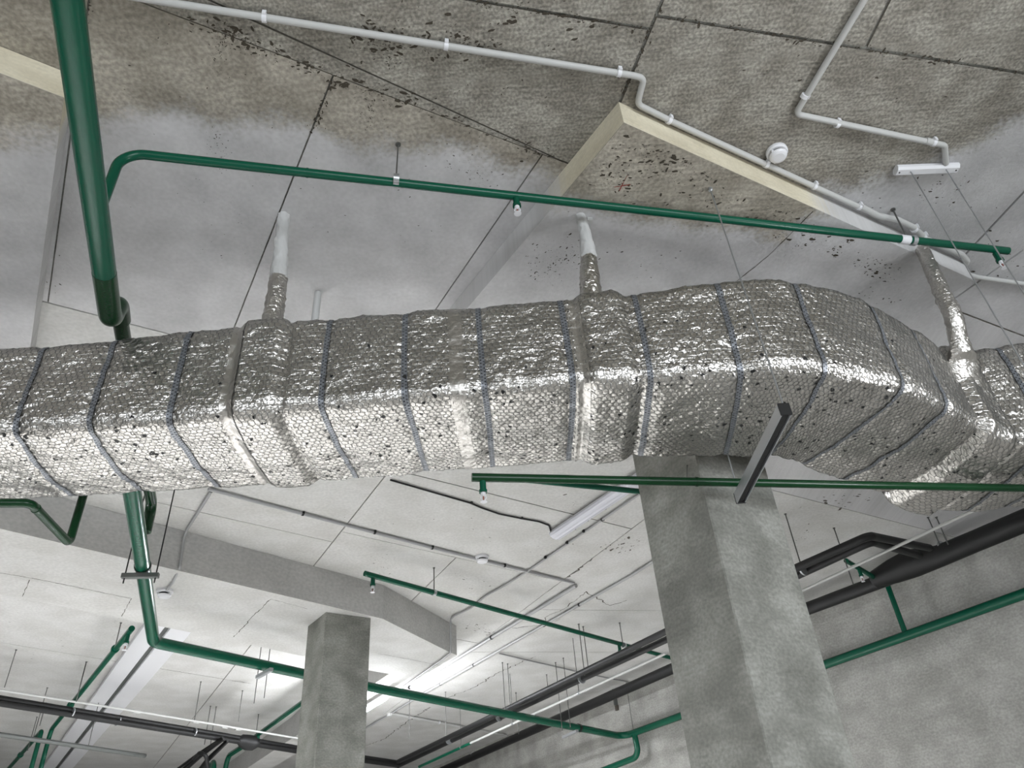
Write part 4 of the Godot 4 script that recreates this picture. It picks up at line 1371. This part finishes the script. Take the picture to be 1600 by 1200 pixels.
func fittings() -> void:
	detector("white smoke detector on the dark ceiling beside the drop panel edge", Vector3(1.403, 4.570, -2.397), 0.052)
	detector("white smoke detector on the far ceiling along the twin cable", Vector3(-0.455, 4.570, -7.232), 0.070)
	detector("white smoke detector under the far beam, left of the slim column", Vector3(-3.346, 4.200, -6.512), 0.072)
	# white strip on the ceiling that the suspension wires leave
	var a := Vector3(2.053, 4.550, -2.564)
	var b := Vector3(2.377, 4.550, -2.581)
	var t := thing("junction_strip", "white bar shaped junction strip on the ceiling with two hanging wires", "junction strip", (a + b) / 2)
	var mb := MB.new()
	mb.bar(a, b, 0.055, 0.04, 0.012)
	put("cover", mb, M.white, t)
	var d := (b - a).normalized()
	for q in [0.04, 0.96]:
		mb = MB.new()
		mb.lathe(a.lerp(b, q) + Vector3(0, -0.02, 0), Vector3.DOWN, [[0.004, 0.0], [0.004, 0.002], [0.0, 0.002]], 8)
		put("screw", mb, M.dark, t)
	for p in [Vector3(2.124, 4.530, -2.564), Vector3(2.308, 4.530, -2.570)]:
		put("suspension_wire", tubem([p, Vector3(p.x, 2.81, p.z)], 0.003, 6), M.zinc, t)
	# unlit fixture hanging under the duct
	var f0 := Vector3(1.059, 3.120, -2.481)
	var f1 := Vector3(1.040, 3.120, -3.250)
	t = thing("hanging_lamp", "slim unlit hanging lamp seen end on under the duct", "lamp", (f0 + f1) / 2)
	var s := (f1 - f0).normalized().cross(Vector3.UP)
	mb = MB.new()
	mb.loft(f0, f1, s, Vector3.UP, [[0.022, 0.026], [-0.022, 0.026], [-0.022, -0.026], [-0.017, -0.026], [-0.017, 0.016], [0.017, 0.016], [0.017, -0.026], [0.022, -0.026]])
	put("housing", mb, M.zinc, t)
	mb = MB.new()
	mb.bar(f0 + Vector3(0, -0.004, 0), f1 + Vector3(0, -0.004, 0), 0.033, 0.03, 0.004)
	put("diffuser", mb, M.dark, t)
	for e in [f0, f1]:
		mb = MB.new()
		var q: Vector3 = (f1 - f0).normalized() * (-0.006 if e == f0 else 0.006)
		mb.bar(e, e + q, 0.046, 0.054, 0.0)
		put("end_cap", mb, M.dark, t)
	var wt := Vector3(1.035, 4.410, -2.461)
	put("suspension_wire", tubem([f0 + Vector3(0, 0.03, 0), Vector3(f0.x - 0.01, DROP, wt.z)], 0.0034, 6), M.zinc, t)
	put("suspension_wire", tubem([f1 + Vector3(0, 0.03, 0) , f1 + Vector3(0, DROP - 3.12, -0.02)], 0.0034, 6), M.zinc, t)
	mb = MB.new()
	mb.lathe(Vector3(f0.x - 0.01, DROP, wt.z), Vector3.DOWN, [[0.012, 0.0], [0.010, 0.015], [0.004, 0.02], [0.0, 0.02]], 10)
	put("ceiling_hook", mb, M.zinc, t)
	# unlit batten on the far ceiling
	a = Vector3(0.300, 4.518, -6.732)
	b = Vector3(1.074, 4.518, -5.622)
	t = thing("batten_lamp", "unlit white batten lamp fixed flat to the far ceiling", "lamp", (a + b) / 2)
	s = (b - a).normalized().cross(Vector3.UP)
	mb = MB.new()
	mb.bar(a + Vector3(0, 0.025, 0), b + Vector3(0, 0.025, 0), 0.10, 0.03, 0.003)
	put("housing", mb, M.white, t)
	mb = MB.new()
	var pr := []
	for k in 13:
		var w := PI * k / 12.0
		pr.append([cos(w) * 0.075, -sin(w) * 0.05 + (0.004 if k % 2 else 0.0)])
	pr.append([-0.07, 0.012])
	pr.append([0.07, 0.012])
	mb.loft(a, b, s, Vector3.UP, pr)
	put("ribbed_lens", mb, M.lens, t)
	for q in [0.15, 0.3, 0.5]:
		mb = MB.new()
		mb.bar(a.lerp(b, q) + s * -0.08, a.lerp(b, q + 0.012) + s * -0.08, 0.012, 0.03)
		put("latch", mb, M.steel, t)
	# small tag on the hanger
	var tg := Vector3(0.459, 4.410, -2.590)
	t = thing("paper_tag", "small white tag fixed beside the middle duct hanger", "tag", tg)
	mb = MB.new()
	mb.bar(tg + Vector3(-0.012, -0.012, 0), tg + Vector3(0.014, -0.016, 0.0), 0.025, 0.024, 0.003)
	put("body", mb, M.pvc, t)

# ---------------------------------------------------------------- cable runs and far services
func bundle(label: String, pts: Array, strands: Array, r: float, category := "cable run") -> Node3D:
	var t := thing("cable_bundle", label, category, pts[0])
	for s in strands:
		var q := []
		for p in pts: q.append(p + Vector3(s[0], s[1], s[2] if s.size() > 2 else 0.0))
		put("cable", tubem(fillet(q, 0.18, 6), r, 14), M.rubber, t)
	return t

func tie(t: Node3D, p: Vector3, d: Vector3, r: float) -> void:
	put("cable_tie", tubem([p - d.normalized() * 0.007, p + d.normalized() * 0.007], r * 0.82, 16), M.zinc, t)

func far_services() -> void:
	var c0 := Vector3(1.523, 3.950, -8.525)
	var c1 := Vector3(-2.738, 3.950, -15.438)
	var c2 := Vector3(-4.117, 4.000, -13.464)
	var c3 := Vector3(-5.205, 4.060, -11.810)
	var c4 := Vector3(-6.141, 4.080, -10.143)
	var c5 := Vector3(-7.436, 4.100, -7.846)
	var r0 := Vector3(2.492, 3.970, -6.772)
	var r1 := Vector3(2.984, 4.000, -6.159)
	var t := thing("cable_bundle", "pair of black insulated pipes slung across the far ceiling and past the column", "pipes", c0)
	for q in [[Vector3(4.074, 4.280, -7.269), Vector3(2.958, 4.000, -6.099), Vector3(2.457, 3.970, -6.684), Vector3(1.461, 3.960, -8.303), Vector3(0.545, 3.950, -9.795), Vector3(-2.689, 3.950, -15.156)], [Vector3(4.049, 4.280, -7.466), Vector3(3.022, 4.000, -6.236), Vector3(2.527, 3.970, -6.879), Vector3(1.495, 3.950, -8.591), Vector3(0.554, 3.950, -10.126), Vector3(-2.776, 3.950, -15.655)]]:
		put("insulated_pipe", tubem(fillet(q, 0.07, 6), 0.037, 16), M.rubber, t)
	for p in [[Vector3(0.611, 4.570, -9.777), 3.92], [Vector3(0.674, 4.570, -9.903), 3.92], [Vector3(2.573, 4.570, -6.801), 3.95], [Vector3(3.194, 4.570, -7.258), 3.97], [Vector3(-1.513, 4.570, -12.827), 3.9], [Vector3(-0.483, 4.570, -11.327), 3.92], [Vector3(-0.411, 4.570, -11.420), 3.92], [Vector3(-0.367, 4.570, -13.277), 3.92]]:
		rod(t, p[0], Vector3(p[0].x, p[1], p[0].z), 0.006)
	for q in [0.22, 0.5, 0.72]: tie(t, c0.lerp(c1, q), c1 - c0, 0.075)
	tie(t, r1.lerp(r0, 0.9), r0 - r1, 0.075)
	t = bundle("black cable bundle sagging across the lower left", [c1, c2, c3, c4, c5], [[0, 0.03], [0.0, -0.03, 0.04], [0, 0.0, -0.05]], 0.036)
	for p in [Vector3(-5.180, 4.060, -11.820), Vector3(-6.127, 4.080, -10.149), Vector3(-5.815, 4.070, -10.763)]: tie(t, p, c3 - c4, 0.08)
	for p in [[Vector3(-4.850, 4.570, -11.020), 4.05], [Vector3(-5.266, 4.570, -12.474), 4.0], [Vector3(-5.200, 4.570, -12.546), 4.0], [Vector3(-5.805, 4.570, -9.651), 4.08], [Vector3(-7.942, 4.570, -12.254), 4.08], [Vector3(-2.137, 4.570, -13.018), 3.95]]:
		rod(t, p[0], Vector3(p[0].x, p[1], p[0].z), 0.006)
	var mb := MB.new()
	mb.tube([Vector3(-4.756, 4.020, -12.518), Vector3(-4.703, 4.020, -12.542), Vector3(-4.667, 4.020, -12.672), Vector3(-4.576, 4.010, -12.710), Vector3(-4.539, 4.010, -12.784)], [0.05, 0.10, 0.115, 0.11, 0.06], 16)
	put("insulation_joint", mb, M.rubber, t)
	# loose cables hanging from the bundle
	for k in 5:
		var p0 := Vector3(-4.786, 4.000, -12.058)
		var p1 := Vector3(-5.291, 3.900, -12.547)
		var p2 := Vector3(-5.930, 3.800, -13.336)
		var o := Vector3(0.05 * k - 0.1, -0.03 * k, 0.06 * (k % 3) - 0.05)
		put("loose_cable", tubem(fillet([p0 + o * 0.5, p1 + o, p2 + o * 2.0], 0.6, 8), 0.022, 10), M.rubber, t)
	put("loose_cable", tubem(fillet([Vector3(-5.612, 3.850, -12.918), Vector3(-5.225, 3.850, -12.249), Vector3(-5.104, 3.800, -12.213), Vector3(-5.195, 3.600, -12.638)], 0.3, 8), 0.03, 10), M.rubber, t)
	# thick black pipe along the wall
	var w0 := Vector3(5.136, 4.307, -6.315)
	var w1 := Vector3(4.192, 4.316, -7.890)
	w0 += (w0 - w1).normalized() * 3.0
	var w2 := Vector3(3.403, 4.353, -9.207)
	var w3 := Vector3(1.981, 4.328, -11.582)
	var w4 := Vector3(-2.329, 4.252, -18.775)
	for v in [w0, w1, w2, w3, w4]: pass
	t = thing("insulated_pipe", "thick black insulated pipe running along the top of the concrete wall", "pipe", w1)
	var end := Vector3(3.897, 4.344, -8.286)
	put("thick_lagging", tubem([w0, Vector3(4.545, 4.314, -7.301), Vector3(4.355, 4.316, -7.619), Vector3(4.171, 4.353, -7.887), Vector3(4.031, 4.345, -8.081), end], [0.105, 0.105, 0.11, 0.15, 0.13, 0.09], 20), M.rubber, t)
	mb = MB.new()
	var ed := (end - w1).normalized()
	mb.lathe(end + ed * 0.001, ed, [[0.07, 0.0], [0.075, 0.006], [0.0, 0.006]], 18)
	put("cut_end", mb, M.steel, t)
	put("pipe_run", tubem([w1 + Vector3(0, -0.02, 0), w2, w3, w4], 0.075, 16), M.rubber, t)
	for p in [Vector3(4.384, 4.372, -7.570), Vector3(0.830, 4.309, -13.503), Vector3(-0.493, 4.292, -15.710), Vector3(-1.464, 4.290, -17.332)]: tie(t, p, w4 - w3, 0.10 if p.x > 3.0 else 0.085)
	for p in [[Vector3(4.136, 4.570, -7.176), 4.27], [Vector3(4.229, 4.570, -7.194), 4.27], [Vector3(0.166, 4.570, -12.249), 4.25], [Vector3(-0.369, 4.570, -13.323), 4.25]]:
		rod(t, p[0], Vector3(p[0].x, p[1], p[0].z), 0.006)
	# a bright tin patch and tape on the pipe end
	mb = MB.new()
	mb.bar(Vector3(3.589, 4.389, -9.052), Vector3(3.999, 4.343, -8.368), 0.02, 0.06, 0.004)
	put("tape_patch", mb, M.pvc, t)
	# pale conduits hung below the ceiling
	var h0 := Vector3(2.672, 3.950, -7.277)
	var h1 := Vector3(3.929, 3.950, -5.070)
	conduit("pale conduit crossing behind the black pipes at the right", [h0 + (h0 - h1).normalized() * 0.6, h0, h1], 0.014, M.pvc, 0.02)
	var k0 := Vector3(-6.526, 4.120, -8.753)
	var k1 := Vector3(-5.482, 4.120, -10.520)
	var k2 := Vector3(-3.914, 4.120, -13.392)
	t = conduit("white conduit strung above the lower left cable bundle", [k0, k1, k2], 0.014, M.pvc, 0.05)
	for p in [Vector3(-5.497, 4.120, -10.514), Vector3(-5.030, 4.120, -11.394), Vector3(-4.787, 4.120, -11.876), Vector3(-4.656, 4.120, -12.081)]:
		put("coupling", tubem([p, p + (k2 - k1).normalized() * 0.10], 0.024, 12), M.pvc, t)
	for p in [Vector3(-6.296, 4.570, -8.945), Vector3(-4.480, 4.570, -11.700)]: rod(t, p, Vector3(p.x, 4.13, p.z), 0.005)
	var g0 := Vector3(-7.211, 3.900, -9.936)
	var g1 := Vector3(-6.149, 3.900, -12.420)
	t = conduit("grey metal conduit ending in mid air at the lower left", [g0, g1], 0.030, M.steel, 0.05)
	rod(t, Vector3(g0.lerp(g1, 0.3).x, CEIL, g0.lerp(g1, 0.3).z), g0.lerp(g1, 0.3), 0.005)
	rod(t, Vector3(g0.lerp(g1, 0.62).x, CEIL, g0.lerp(g1, 0.62).z), g0.lerp(g1, 0.62), 0.005)
	# white boxed strip on the ceiling at the far left
	var s0 := Vector3(-4.089, 4.540, -8.308)
	var s1 := Vector3(-10.108, 4.540, -16.690)
	var sd := (s1 - s0).normalized()
	var ss := sd.cross(Vector3.UP).normalized()
	t = thing("ceiling_trunking", "wide white double trunking receding along the far left ceiling", "trunking", s0)
	for q in [-0.165, 0.135]:
		mb = MB.new()
		mb.bar(s0 + ss * q, s1 + ss * q, 0.22 if q < 0 else 0.25, 0.06, 0.006)
		put("trunking_cover", mb, M.white, t)
	mb = MB.new()
	mb.bar(s0 + Vector3(0, 0.015, 0) - ss * 0.02, s1 + Vector3(0, 0.015, 0) - ss * 0.02, 0.10, 0.02)
	put("slot", mb, M.steel, t)
	# small bracket on the wall
	var bp := Vector3(1.332, 4.477, -13.599)
	t = thing("wall_bracket", "small metal bracket on the concrete wall beneath the black pipe", "bracket", bp)
	mb = MB.new()
	mb.bar(bp + Vector3(0, 0.08, 0), bp - Vector3(0, 0.18, 0), 0.10, 0.03, 0.006, WALL_D)
	put("plate", mb, M.steel, t)
	mb = MB.new()
	mb.bar(bp - Vector3(0, 0.18, 0), bp - Vector3(0, 0.26, 0), 0.05, 0.06, 0.006, WALL_D)
	put("hook", mb, M.grime, t)
